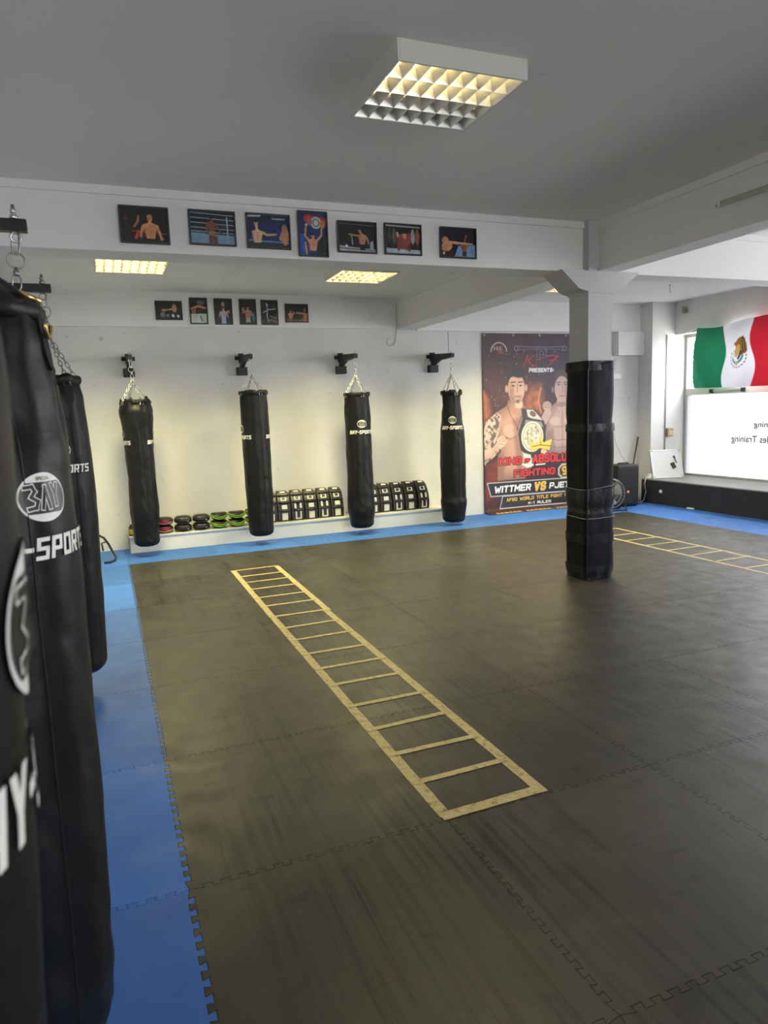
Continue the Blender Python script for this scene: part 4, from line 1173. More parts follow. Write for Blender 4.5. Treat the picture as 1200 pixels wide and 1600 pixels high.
def framed(label, x0, x1, z0, z1, y, pf, group, fr=0.011, flip=0, m=None):
    t = thing('framed_photo', label, 'picture', ((x0+x1)/2, y, (z0+z1)/2), group=group)
    W, H = (x1-x0)/2, (z1-z0)/2
    bm = bmesh.new()
    box(bm, -W, -W+fr, -0.018, 0, -H, H, 0.001); box(bm, W-fr, W, -0.018, 0, -H, H, 0.001)
    box(bm, -W+fr, W-fr, -0.018, 0, -H, -H+fr, 0.001); box(bm, -W+fr, W-fr, -0.018, 0, H-fr, H, 0.001)
    box(bm, -W+fr, W-fr, -0.006, 0, -H+fr, H-fr)
    obj('frame', bm, m or M_BLACK, t)
    w, h = 2*(W-fr), 2*(H-fr)
    c = pf(w, h)
    g_ = vnoise(c.X+x0, c.Y+z0, 55, 8, 3); g2_ = vnoise(c.X+x0, c.Y+z0, 14, 5, 2)
    c.col = np.clip(c.col*(0.62+0.50*g_+0.35*g2_)[..., None], 0, 1)
    c.mesh('photo_print', lambda X, Y: (X-W+fr, -0.0075, Y-H+fr), M_PHOTO, t)
k = 5.936
for (lab, x0, x1, z0, z1, pf) in (
    ('framed photo of a bare-chested bald fighter, leftmost on the nearer beam', .080, .404, 2.806, 3.050, pic1),
    ('framed photo of a fighter walking in a ring, second on the nearer beam', .538, .862, 2.816, 3.053, pic2),
    ('framed photo of a long straight punch against blue gloves on the nearer beam', .940, 1.262, 2.812, 3.056, pic3),
    ('upright framed photo of a fighter holding a red champion belt overhead', 1.322, 1.550, 2.770, 3.096, pic4),
    ('framed photo of a fighter pointing sideways over a white ring edge', 1.626, 1.942, 2.814, 3.044, pic5),
    ('framed photo of two fighters grappling on a pale floor', 2.008, 2.322, 2.816, 3.050, pic6),
    ('framed photo of a stretched punch, rightmost on the nearer beam', 2.486, 2.812, 2.812, 3.050, pic7)):
    framed(lab, x0, x1, z0, z1, k, pf, 'framed photos on the nearer beam')
for n_, (lab, x0, x1, z0, z1) in enumerate((
    ('small framed photo of two boxers with white shoes, leftmost on the far wall', .582, .905, 2.832, 3.062),
    ('small upright framed photo with a bright window reflection in its lower half', .995, 1.215, 2.785, 3.108),
    ('small upright framed photo of a man in a pale top on the far wall', 1.300, 1.527, 2.782, 3.106),
    ('small upright framed photo of a bare-chested boxer, fourth on the far wall', 1.615, 1.836, 2.784, 3.106),
    ('small upright black and white framed photo on the far wall', 1.896, 2.122, 2.784, 3.100),
    ('small framed photo of two fighters facing off, rightmost on the far wall', 2.216, 2.530, 2.820, 3.058))):
    framed(lab, x0, x1, z0, z1, YF-0.045, pic_b(n_+1), 'small framed photos on the far wall')

# ------------------------------------------------------------------ fight poster banner
PW, PH, PX = 1.97, 2.74, 5.18
c = Canvas(PW, PH, 0.0068, (66, 40, 44))
X, Y = c.X, c.Y; off = 0.0
n1 = vnoise(X, Y, 2.2, 3); n2 = vnoise(X, Y, 6, 9)
c.blend(np.clip((X-0.75)/0.6, 0, 1)*0.8, (52, 50, 74)); c.blend(np.clip((n1-0.5)*2.2, 0, 1)*0.5, (96, 52, 46)); c.blend(np.clip((n2-0.55)*2.5, 0, 1)*0.35, (34, 26, 34))
c.blend(np.clip((0.36-Y)/0.5+0.4, 0, 1)*np.clip((Y+0.2), 0, 1)*0.4, (90, 44, 40))
def Z(pts, dz=0.04): return [(a, b+dz) for a, b in pts]      # banner coordinates start 4 cm below the mat
# flames
fl = c.m_poly(Z([(0, 0.75), (0.32, 0.8), (0.22, 0.55), (0.26, 0.3), (0, 0.2)]), 0.12); c.blend(fl*np.clip(n2*1.3-.05, 0, 1), (160, 66, 44))
fl = c.m_poly(Z([(0, 1.3), (0.05, 1.42), (0.14, 1.52), (0.06, 1.75), (0, 1.85)]), 0.08); c.blend(fl*np.clip(n2*1.5-.1, 0, 1), (214, 122, 66))
fl = c.m_poly(Z([(0.70, 1.52), (0.74, 1.78), (0.86, 1.92), (1.03, 1.93), (1.04, 1.6), (0.98, 1.45), (0.8, 1.5)]), 0.18); c.blend(fl*np.clip(vnoise(X, Y, 7, 77)*2.0-.45, 0, 1)*.9, (204, 124, 84))
c.line(Z([(1.02, 1.88), (0.97, 1.7), (1.02, 1.5)]), .02, (230, 170, 130), .6, soft=.02)
rs = np.random.RandomState(5)
for i in range(90):
    px, pz = rs.uniform(.05, .9), rs.uniform(1.6, 2.45); r_ = rs.uniform(.002, .009)
    c.ell(px, pz, r_, r_, (200, 130, 96), 0, .008, .8)
def edge_shade(pts, wd, f, col):
    m0 = c.m_poly(pts, 0.014); m1 = np.clip(c.m_poly(pts, wd)*2-1, 0, 1)
    c.blend(m0*(1-m1)*f, col)
# right hand figure
SKB, SKS = (188, 160, 156), (132, 106, 110)
T2 = [(1.00, 0.86), (1.10, 1.20), (1.13, 1.45), (1.20, 1.58), (1.33, 1.68), (1.55, 1.70), (1.74, 1.66), (1.88, 1.52), (1.95, 1.3), (1.95, .84)]
c.poly(Z(T2), SKB, 0.014); edge_shade(Z(T2), .34, .55, (92, 70, 80)); c.poly(Z([(1.02, .85), (1.12, 1.2), (1.24, 1.25), (1.28, .85)]), SKS, 0.04, .6)
c.line(Z([(1.41, 1.55), (1.41, .9)]), .016, SKS, .7, .015)
for zz in (1.28, 1.07, .95): c.line(Z([(1.20, zz+.03), (1.32, zz-.01), (1.41, zz), (1.52, zz-.01), (1.64, zz+.03)]), .014, SKS, .8, .015)
c.ell(1.27, 1.36+.04, .10, .07, (216, 190, 182), 0, .03, .6); c.ell(1.55, 1.36+.04, .10, .07, (216, 190, 182), 0, .03, .6)
c.line(Z([(1.40, 1.75), (1.40, 1.60)]), .17, (190, 160, 152)); c.ell(1.40, 1.62+.04, .10, .04, SKS, 0, .02, .7)
c.ell(1.405, 1.86+.04, .135, .20, SKB); c.ell(1.235, 1.85+.04, .022, .05, SKS); c.ell(1.50, 1.82+.04, .05, .15, SKS, 0, .04, .45)
c.poly(Z([(1.26, 1.98), (1.27, 2.09), (1.33, 2.14), (1.42, 2.15), (1.51, 2.13), (1.55, 2.05), (1.54, 1.98), (1.50, 2.04), (1.40, 2.06), (1.31, 2.04)]), (84, 66, 62), .02)
for ex_ in (1.345, 1.475):
    c.line(Z([(ex_-.035, 1.955), (ex_+.035, 1.96)]), .014, (84, 62, 56)); c.ell(ex_, 1.925+.04, .022, .010, (70, 60, 62))
c.line(Z([(1.415, 1.93), (1.425, 1.82), (1.40, 1.81)]), .012, SKS, .9); c.line(Z([(1.365, 1.75), (1.455, 1.75)]), .016, (140, 92, 90))
c.line(Z([(1.07, 1.38), (1.14, 1.50)]), .13, SKB); c.ell(1.13, 1.60+.04, .080, .075, SKB)
for q in range(4): c.line(Z([(1.065+.037*q, 1.665-.004*q), (1.075+.036*q, 1.60)]), .010, SKS, .8)
c.line(Z([(1.07, 1.58), (1.19, 1.575)]), .014, SKS, .7)
# left hand figure
S1, S1s = (196, 152, 134), (134, 96, 86)
c.poly(Z([(.22, .50), (.24, .95), (.20, 1.2), (.12, 1.40), (.22, 1.53), (.40, 1.62), (.46, 1.72), (.68, 1.72), (.71, 1.60), (.86, 1.52), (1.0, 1.42), (1.0, .9), (.72, .5)]), S1, .014)
edge_shade(Z([(.22, .50), (.24, .95), (.20, 1.2), (.12, 1.40), (.22, 1.53), (.40, 1.62), (.46, 1.72), (.68, 1.72), (.71, 1.60), (.86, 1.52), (1.0, 1.42), (1.0, .9), (.72, .5)]), .36, .6, (96, 62, 58))
c.poly(Z([(.04, 1.40), (.22, 1.53), (.30, 1.48), (.26, 1.25), (.20, 1.1), (.12, .92), (.0, .74), (-.05, .76), (-.02, 1.2)]), (222, 190, 172), .012)
tm = c.m_poly(Z([(.06, 1.42), (.20, 1.53), (.28, 1.48), (.27, 1.3), (.22, 1.15), (.16, 1.0), (.0, .98), (-.02, 1.2)]), .02)
tn = vnoise(X, Y, 22, 31); c.blend(tm*np.clip((tn-.45)*7, 0, 1)*.85, (62, 56, 62))
tm = c.m_poly(Z([(.0, .74), (.12, .82), (.28, .93), (.25, 1.0), (.10, .90), (.0, .88)]), .02); c.blend(tm*np.clip((tn-.42)*6, 0, 1)*.8, (58, 50, 54))
c.line(Z([(-.03, .80), (.14, .92), (.27, 1.05)]), .12, (216, 180, 160), .85); c.blend(c.m_line(Z([(-.03, .76), (.14, .86), (.25, .95)]), .07)*np.clip((tn-.42)*6, 0, 1)*.8, (58, 50, 54))
c.ell(.30, 1.09+.04, .085, .085, (226, 190, 168))
for q in range(4): c.line(Z([(.25+.032*q, 1.165-.004*q), (.27+.03*q, 1.08)]), .010, S1s, .8)
c.line(Z([(.24, 1.06), (.36, 1.04)]), .012, S1s, .7)
c.ell(.47, 1.25+.04, .13, .10, (222, 180, 158), 0, .04, .6); c.line(Z([(.37, 1.16), (.45, 1.12), (.56, 1.15)]), .016, S1s, .8, .015); c.ell(.39, 1.14+.04, .014, .012, (120, 70, 66))
c.poly(Z([(.27, .5), (.27, .9), (.33, .9), (.34, .5)]), S1s, .05, .5); c.poly(Z([(.50, 1.4), (.70, 1.5), (.66, .6), (.58, .6)]), (110, 78, 74), .06, .5)
c.line(Z([(.58, 1.75), (.58, 1.58)]), .20, (186, 138, 118)); c.ell(.62, 1.64+.04, .07, .06, (222, 196, 180), 0, .02, .8)
c.ell(.58, 1.88+.04, .150, .225, (204, 166, 150)); c.ell(.405, 1.88+.04, .025, .055, S1); c.ell(.755, 1.89+.04, .022, .055, S1)
c.ell(.49, 1.80+.04, .05, .16, S1s, 0, .04, .55); c.poly(Z([(.47, 1.78), (.52, 1.66), (.64, 1.66), (.69, 1.78), (.60, 1.70)]), (120, 86, 78), .03, .45)
c.poly(Z([(.42, 1.97), (.41, 2.08), (.46, 2.17), (.55, 2.22), (.66, 2.21), (.74, 2.13), (.745, 1.98), (.72, 1.99), (.71, 2.05), (.62, 2.04), (.52, 2.06), (.45, 2.04), (.435, 1.98)]), (40, 36, 42), .016)
for ex_ in (.525, .655):
    c.line(Z([(ex_-.04, 1.975), (ex_+.04, 1.98)]), .016, (50, 38, 38)); c.ell(ex_, 1.925+.04, .026, .012, (60, 46, 48))
c.line(Z([(.595, 1.95), (.60, 1.84), (.58, 1.83)]), .012, S1s, .9); c.line(Z([(.55, 1.755), (.65, 1.755)]), .016, (140, 84, 80)); c.line(Z([(.54, 1.775), (.66, 1.775)]), .010, (80, 56, 54), .6); c.ell(.60, 1.69+.04, .03, .028, (90, 62, 58), 0, .02, .8)
c.line(Z([(.42, 1.62), (.47, 1.48), (.585, 1.30), (.66, 1.44), (.70, 1.52)]), .010, (90, 60, 54)); c.ell(.59, 1.27+.04, .020, .028, (110, 80, 70))
# champion belt on the shoulder
c.poly(Z([(.66, 1.58), (.92, 1.56), (1.08, 1.36), (1.10, 1.1), (1.04, .85), (.80, .80), (.64, .95), (.60, 1.2), (.68, 1.42)]), (62, 58, 62), .012)
c.poly(Z([(.755, 1.56), (.88, 1.55), (1.05, 1.385), (.85, 1.42), (.78, 1.45)]), (206, 200, 196), .01); c.ell(.87, 1.49+.04, .060, .04, (120, 90, 84), -.5)
c.poly(Z([(.74, 1.40), (1.02, 1.36), (1.06, 1.28), (.72, 1.33)]), (150, 146, 148), .02)
c.ell(.855, 1.14+.04, .20, .235, (226, 222, 206)); c.ell(.855, 1.14+.04, .175, .21, (150, 144, 126)); c.ell(.855, 1.14+.04, .165, .20, (216, 212, 192))
bn = vnoise(X, Y, 26, 44); c.blend(c.m_ell(.855, 1.18, .15, .185)*np.clip((bn-.5)*5, 0, 1)*.6, (120, 112, 98))
c.line(Z([(.78, 1.02), (.76, 1.22), (.80, 1.25)]), .012, (110, 100, 88)); c.line(Z([(.92, 1.3), (.97, 1.2)]), .012, (110, 100, 88))
c.poly(Z([(.68, .90), (.82, .86), (.86, .70), (.74, .66)]), (228, 214, 212), .02); c.ell(1.06, .9+.04, .05, .06, (224, 190, 180))
c.line(Z([(.68, .72), (.78, .68), (.86, .70)]), .03, (240, 236, 236)); c.line(Z([(.92, .70), (1.08, .705)]), .02, (236, 232, 232))
# crown
cr_ = Z([(.835, .925), (.80, 1.09), (.86, 1.045), (.905, 1.02), (.935, 1.06), (.965, 1.03), (.985, 1.05), (1.015, 1.19), (1.045, 1.06), (1.065, 1.04), (1.125, 1.065), (1.215, 1.09), (1.165, .915), (1.0, .955)])
c.poly([(a, b-.006) for a, b in cr_], (60, 44, 30), .024); c.poly(cr_, (240, 204, 92)); c.line(Z([(.85, .985), (1.0, 1.005), (1.18, .98)]), .012, (70, 56, 40)); c.line(Z([(1.0, 1.0), (1.01, 1.06)]), .010, (70, 56, 40))
# logo at the top: barbell, skeleton hand lines, arc
def arc(cx, cy, r, a0, a1, n=18): return [(cx+r*math.cos(a0+(a1-a0)*i/n), cy+r*math.sin(a0+(a1-a0)*i/n)) for i in range(n+1)]
c.line(Z(arc(.28, 2.43, .135, .05, math.pi-.05)), .018, (176, 172, 178)); c.poly(Z([(.19, 2.51), (.34, 2.52), (.35, 2.46), (.36, 2.40), (.27, 2.40), (.26, 2.45), (.20, 2.46)]), (120, 72, 70), .01)
for k_ in range(3): c.line(Z([(.20+.05*k_, 2.50), (.20+.05*k_, 2.46)]), .012, (200, 180, 176))
for xx in (.585, 1.455): c.line(Z(arc(xx, 2.48, .035, 0, 6.28)), .010, (140, 126, 150))
c.line(Z([(.60, 2.51), (.80, 2.50), (1.03, 2.50), (1.30, 2.50), (1.46, 2.51)]), .008, (140, 130, 156)); c.line(Z([(.62, 2.46), (.90, 2.47), (1.2, 2.47), (1.44, 2.455)]), .007, (120, 116, 140))
c.line(Z(arc(1.03, 2.42, .085, 0, 6.28)), .010, (96, 100, 130)); c.line(Z(arc(1.03, 2.41, .035, 0, 6.28)), .007, (120, 120, 150))
for dx in (-.09, -.03, .04, .09): c.line(Z([(1.03+dx, 2.40), (1.03+dx*.9, 2.20), (1.03+dx*.5, 2.08)]), .005, (110, 112, 140), .8)
for a, b in ((.72, 2.44), (1.27, 2.43), (.95, 2.46), (1.12, 2.45)): c.ell(a, b+.04, .016, .014, (110, 104, 130), 0, .01, .8)
# brush lettering K - 7
RED = (196, 52, 56)
c.line(Z([(.78, 2.37), (.755, 2.30), (.71, 2.21)]), .024, RED, w1=.006); c.line(Z([(.89, 2.37), (.79, 2.30)]), .012, RED, w1=.022); c.line(Z([(.79, 2.30), (.84, 2.24), (.91, 2.22), (.94, 2.23)]), .022, RED, w1=.006)
c.line(Z([(.95, 2.31), (1.03, 2.315)]), .016, RED); c.line(Z([(1.13, 2.36), (1.20, 2.375), (1.35, 2.365)]), .022, RED, w1=.010); c.line(Z([(1.33, 2.365), (1.24, 2.29), (1.14, 2.20)]), .028, RED, w1=.006); c.line(Z([(1.17, 2.30), (1.32, 2.305)]), .012, RED)
# cut-off row of date characters at the very foot
for i in range(22):
    if i in (6, 13): continue
    c.ell(.16+.078*i, .012, .030, .034, (226, 184, 96)); c.ell(.16+.078*i, .004, .012, .018, (60, 40, 44))
# boxes and octagon
c.poly(Z([(.03, .475), (1.94, .455), (1.94, .235), (.095, .255)]), (206, 206, 210)); c.poly(Z([(.045, .463), (1.93, .443), (1.93, .247), (.105, .267)]), (44, 44, 52))
c.poly(Z([(.30, .250), (1.90, .235), (1.90, .045), (.25, .055)]), (206, 206, 210)); c.poly(Z([(.31, .243), (1.89, .228), (1.89, .057), (.264, .067)]), (52, 50, 58))
oc = [(1.44+.128*math.cos(math.pi/8+i*math.pi/4), .61+.128*math.sin(math.pi/8+i*math.pi/4)) for i in range(8)]
c.poly(oc, (216, 206, 196)); c.poly([(1.44+(a-1.44)*.86, .61+(b-.61)*.86) for a, b in oc], (60, 44, 30)); c.poly([(1.44+(a-1.44)*.80, .61+(b-.61)*.80) for a, b in oc], (222, 214, 196)); c.poly([(1.44+(a-1.44)*.74, .61+(b-.61)*.74) for a, b in oc], (70, 52, 34))
# banner sheet: hangs from the wall and curls forward at the foot
banner = thing('fight_poster', 'tall dark fight event banner with two bare-chested fighters, hanging on the far wall', 'poster', (PX, YF-0.012, 0.0))
def sheet(X, Y):
    zz = Y-0.04
    y = -0.012*np.sin(X*5.0+0.6)*np.clip((2.7-Y)/2.7, 0, 1)*0.6 - 0.006*np.sin(Y*2.2)
    curl = np.clip((0.10-Y)/0.10, 0, 1)
    y = y - 0.16*curl**1.5 - 0.02
    z = np.maximum(zz, 0.006 + 0.0*Y) + 0.02*curl*(1-curl)
    return X, y, z
c.mesh('printed_sheet', sheet, M_PRINT, banner)
def sheet_pt(u, z, e=0.004):
    a, b, c_ = sheet(np.array([u]), np.array([z+0.04]))
    return (u, float(b[0])-e, z)
M_RED = mat('poster_red', lin((206, 58, 62)), 0.45); M_REDK = mat('poster_dark_outline', lin((70, 22, 26)), 0.5); M_PWHITE = mat('poster_white', lin((236, 234, 238)), 0.45); M_GOLD = mat('poster_gold', lin((226, 184, 96)), 0.45)
for body, x0, x1, z0, z1, m_, o_, sh, sk, ol in (
    ('PRESENTS:', .80, 1.26, 2.12, 2.185, M_PWHITE, .03, .12, 0.0, False),
    ('KING', .25, .66, .725, .845, M_RED, .04, .05, .0, True), ('OF', .71, .81, .745, .805, M_RED, .03, .05, .0, True), ('ABSOLUTE', .85, 1.70, .725, .865, M_RED, .04, .05, .0, True),
    ('FIGHTING', .51, 1.27, .530, .645, M_RED, .04, .05, .0, True), ('9', 1.39, 1.49, .505, .645, M_GOLD, .05, 0, 0, False),
    ('WITTMER', .15, .83, .305, .415, M_PWHITE, .04, .15, .0, False), ('VS', .87, 1.11, .285, .435, M_GOLD, .05, .15, 0, False), ('PJETI', 1.15, 1.575, .305, .405, M_PWHITE, .04, .15, 0, False),
    ('AFSO WORLD TITLE FIGHT MEN', .37, 1.60, .160, .215, M_GOLD, .025, 0, 0, False), ('K-1 RULES', .77, 1.19, .085, .130, M_PWHITE, .03, 0, 0, False)):
    if ol: stroke_text('lettering_outline', body, x0, x1, z0, z1, lambda u, v: sheet_pt(u, v, .004), M_REDK, banner, .24, sh, .007)
    stroke_text('lettering', body, x0, x1, z0, z1, lambda u, v: sheet_pt(u, v, .0055), m_, banner, .24 if body != 'VS' else .27, sh)
bm = bmesh.new()
for a in (.03, .53, 1.0, 1.48, 1.93):
    tube(bm, ell_ring((a, -0.018, 2.675), .012, .012, 14), .004, 6, closed=True)
obj('grommets', bm, M_STEEL, banner, smooth=True)

# ------------------------------------------------------------------ green white red flag
FW, FH = 1.53, 0.92
c = Canvas(FW, FH, 0.0068, (232, 232, 240))
wave1 = 0.535 + 0.014*np.sin(c.Y*7.5+2.6); wave2 = 1.058 + 0.022*np.sin(c.Y*6.5+0.5)
c.blend(np.clip(0.5-(c.X-wave1)/0.006, 0, 1), (30, 120, 84)); c.blend(np.clip(0.5+(c.X-wave2)/0.006, 0, 1), (200, 34, 50))
ex_, ez_ = .80, .455
# emblem: eagle over a wreath
BR, BRD, BRL = (150, 100, 40), (86, 56, 30), (196, 160, 100)
_X, _Y = c.X, c.Y
c.X = ex_+(_X-ex_)/1.22; c.Y = ez_+(_Y-ez_)/1.22
c.ell(ex_+.05, ez_+.10, .085, .105, BR, .3); c.ell(ex_+.09, ez_+.11, .045, .10, BRD, .25, .01); c.ell(ex_-.005, ez_+.05, .040, .075, BRL, -.2)
for k_ in range(6): c.line([(ex_+.02+.018*k_, ez_+.19-.006*k_), (ex_+.05+.015*k_, ez_+.02+.008*k_)], .006, BRL if k_ % 2 else BRD, .9)
c.ell(ex_-.03, ez_+.135, .030, .022, BR); c.poly([(ex_-.055, ez_+.14), (ex_-.075, ez_+.115), (ex_-.045, ez_+.12)], (210, 180, 90)); c.line([(ex_+.06, ez_+.03), (ex_+.02, ez_-.04)], .03, BRD)
c.line([(ex_-.02, ez_+.02), (ex_-.05, ez_+.06), (ex_-.08, ez_+.03), (ex_-.06, ez_-.01)], .008, (120, 150, 70))
c.line(arc(ex_-.01, ez_-.005, .085, math.pi+.35, 2*math.pi-.1), .026, (60, 140, 140)); c.ell(ex_-.01, ez_-.10, .030, .020, (190, 170, 90))
for i in range(13):
    a = math.pi*(1.0-.12) + (math.pi*1.24)*i/12
    c.ell(ex_-.005+.125*math.cos(a), ez_-.02+.125*math.sin(a), .014, .008, (70, 110, 130) if i % 2 else (150, 90, 70), a+1.2)
c.X, c.Y = _X, _Y
flag = thing('wall_flag', 'green white and red flag with eagle emblem hanging in front of the window', 'flag', (8.50, 9.245, 1.79))
def flagpt(X, Y):
    top = Y/FH; u = X
    sag = 0.018*np.sin(X*4.1)*(top)
    y = -u
    z = Y*(1.0-0.02*np.sin(X*3)) - 0.015*u*(1-top) + 0.0*u - sag
    x = -0.035*np.sin(X*8.0+Y*1.5)*(0.4+0.6*(1-top)) - 0.03*np.sin(X*3.1+Y*5.5) + 0.012*np.sin(X*17+Y*9) + 0.012*np.sin((X-Y)*11)
    return x, y, z
c.mesh('cloth', flagpt, print_mat('flag_cloth', 0.8, 0.0, 0.09), flag)
bm = bmesh.new()
pts = []
for i in range(31):
    u = FW*i/30; a, b, d = flagpt(np.array([u]), np.array([FH])); pts.append((float(a[0]), float(b[0]), float(d[0])+.004))
tube(bm, [(0.05, 0.30, 0.86)] + pts, 0.003, 6); obj('hanging_cord', bm, M_WHITE, flag, smooth=True)

# ------------------------------------------------------------------ low white ledge with mitts and shields
M_LEDGE = mat('white_ledge_paint', (0.66, 0.66, 0.64), 0.55, noise_amt=0.08, noise_scale=3)
t = thing('ledge', 'long low white box ledge along the far wall below the punching bags', 'ledge', (0.05, 9.67, -0.0))
bm = bmesh.new(); box(bm, 0, 4.33, 0.015, 0.36, 0.0, 0.185, 0.004); obj('box_body', bm, M_LEDGE, t)
bm = bmesh.new(); box(bm, -0.005, 4.335, 0.0, 0.36, 0.185, 0.205, 0.003); obj('top_board', bm, M_LEDGE, t)
bm = bmesh.new(); box(bm, -0.012, 0.0, 0.02, 0.36, 0.0, 0.19, 0.002); obj('end_board', bm, mat('grey_side', (0.3, 0.3, 0.3), 0.6), t)
ZL = 0.205
M_FOAMK = mat('black_leather', (0.012, 0.012, 0.013), 0.4, noise_amt=0.2)
M_GREENP = mat('lime_piping', (0.30, 0.62, 0.03), 0.4); M_REDL = mat('red_leather', (0.22, 0.012, 0.02), 0.4); M_WDOT = mat('white_stitching', (0.6, 0.58, 0.55), 0.5)
def focus_mitt(label, x, z, kind, dz=0.0):
    t = thing('focus_mitt', label, 'focus mitt', (x, 9.80, z), group={'g': 'black focus mitts with lime piping', 'k': 'plain black focus mitts', 'r': 'red and black focus mitts'}[kind])
    bm = bmesh.new(); W, D, H = .107, .10, .049
    nu, nv = 28, 14; rings = []
    for j in range(nv+1):
        th = -math.pi/2+math.pi*j/nv; ring = []
        for i in range(nu):
            a = 2*math.pi*i/nu; cr = abs(math.cos(th))**0.5
            X_ = W*cr*math.copysign(abs(math.cos(a))**.85, math.cos(a)); Y_ = D*cr*math.copysign(abs(math.sin(a))**.85, math.sin(a)); Z_ = H*math.sin(th)
            Z_ += 0.020*(X_/W)**2*(1 if kind == 'g' else 0.0)
            ring.append(bm.verts.new((X_, Y_, Z_+H)))
        rings.append(ring)
    for A, B in zip(rings, rings[1:]):
        for k_ in range(nu): bm.faces.new((A[k_], A[(k_+1) % nu], B[(k_+1) % nu], B[k_]))
    bmesh.ops.remove_doubles(bm, verts=bm.verts[:], dist=1e-4)
    obj('padded_shell', bm, M_FOAMK, t, smooth=True)
    def lip(dz, r, m, name, yoff=0.0, w=1.0):
        bm = bmesh.new()
        pts = []
        for i in range(25):
            u = -1+2*i/24
            pts.append((u*W*1.0*w, -(D*(1-abs(u)**2.4)**.5*.97+.006+yoff), H + (0.034*(abs(u)**1.6) - 0.006 if kind == 'g' else 0.026*(abs(u)**2)-0.026) + dz))
        tube(bm, pts, r, 6); obj(name, bm, m, t, smooth=True)
    if kind == 'g':
        lip(0.004, .0055, M_GREENP, 'lime_piping', .006); lip(-0.018, .0055, M_GREENP, 'lime_piping', .004)
    if kind == 'r':
        bm = bmesh.new(); nu2 = 24
        fc = bm.verts.new((0, -D-.012, H+.002)); ring = [bm.verts.new((.082*math.cos(2*math.pi*i/nu2), -D*(1-abs(.76*math.cos(2*math.pi*i/nu2))**2.4)**.5-.006, H+.002+.028*math.sin(2*math.pi*i/nu2))) for i in range(nu2)]
        for i in range(nu2): bm.faces.new((fc, ring[i], ring[(i+1) % nu2]))
        obj('red_palm', bm, M_REDL, t, smooth=True)
        bm = bmesh.new()
        for i in range(13):
            u = -.9+1.8*i/12; bmesh.ops.create_icosphere(bm, subdivisions=1, radius=.005, matrix=Matrix.Translation((u*W*.86, -(D*(1-abs(u*.9)**2.4)**.5+.008), H-.028+.022*u*u)))
        obj('stitching', bm, M_WDOT, t)
    if kind == 'k':
        for dz_ in (-.016, .014):
            lip(dz_, .005, M_RUBBER, 'seam_roll')
        bm = bmesh.new(); box(bm, .045, .062, -D*.86-.008, -D*.86, H-.02, H-.006, .002); obj('buckle', bm, M_STEEL, t)
    return t
mx = {'r': (0.47,), 'k': (0.695, 0.92), 'g': (1.145, 1.37, 1.59)}
names = {'r': ['red and black focus mitt beside the leftmost bag'], 'k': ['plain black focus mitt next to the red ones', 'plain black focus mitt next to the lime-edged ones'],
         'g': ['black focus mitt with lime piping next to the plain black ones', 'black focus mitt with lime piping, middle pile', 'black focus mitt with lime piping beside the second bag']}
for kd in 'rkg':
    for i, x in enumerate(mx[kd]):
        hz = 0.012 if (kd == 'g' and i == 2) else 0.0
        focus_mitt(names[kd][i]+', lower one', x, ZL+hz, kd); focus_mitt(names[kd][i]+', upper one', x+0.004, ZL+hz+0.098, kd)
if True:
    bm = bmesh.new(); box(bm, 0, .10, 0, .12, 0, .012, .003); o = obj('mitt_spacer', bm, M_FOAMK, loc=(1.54, 9.74, ZL)); tag(o, 'flat black pad under the pile of lime-edged mitts touching the second bag', 'pad')

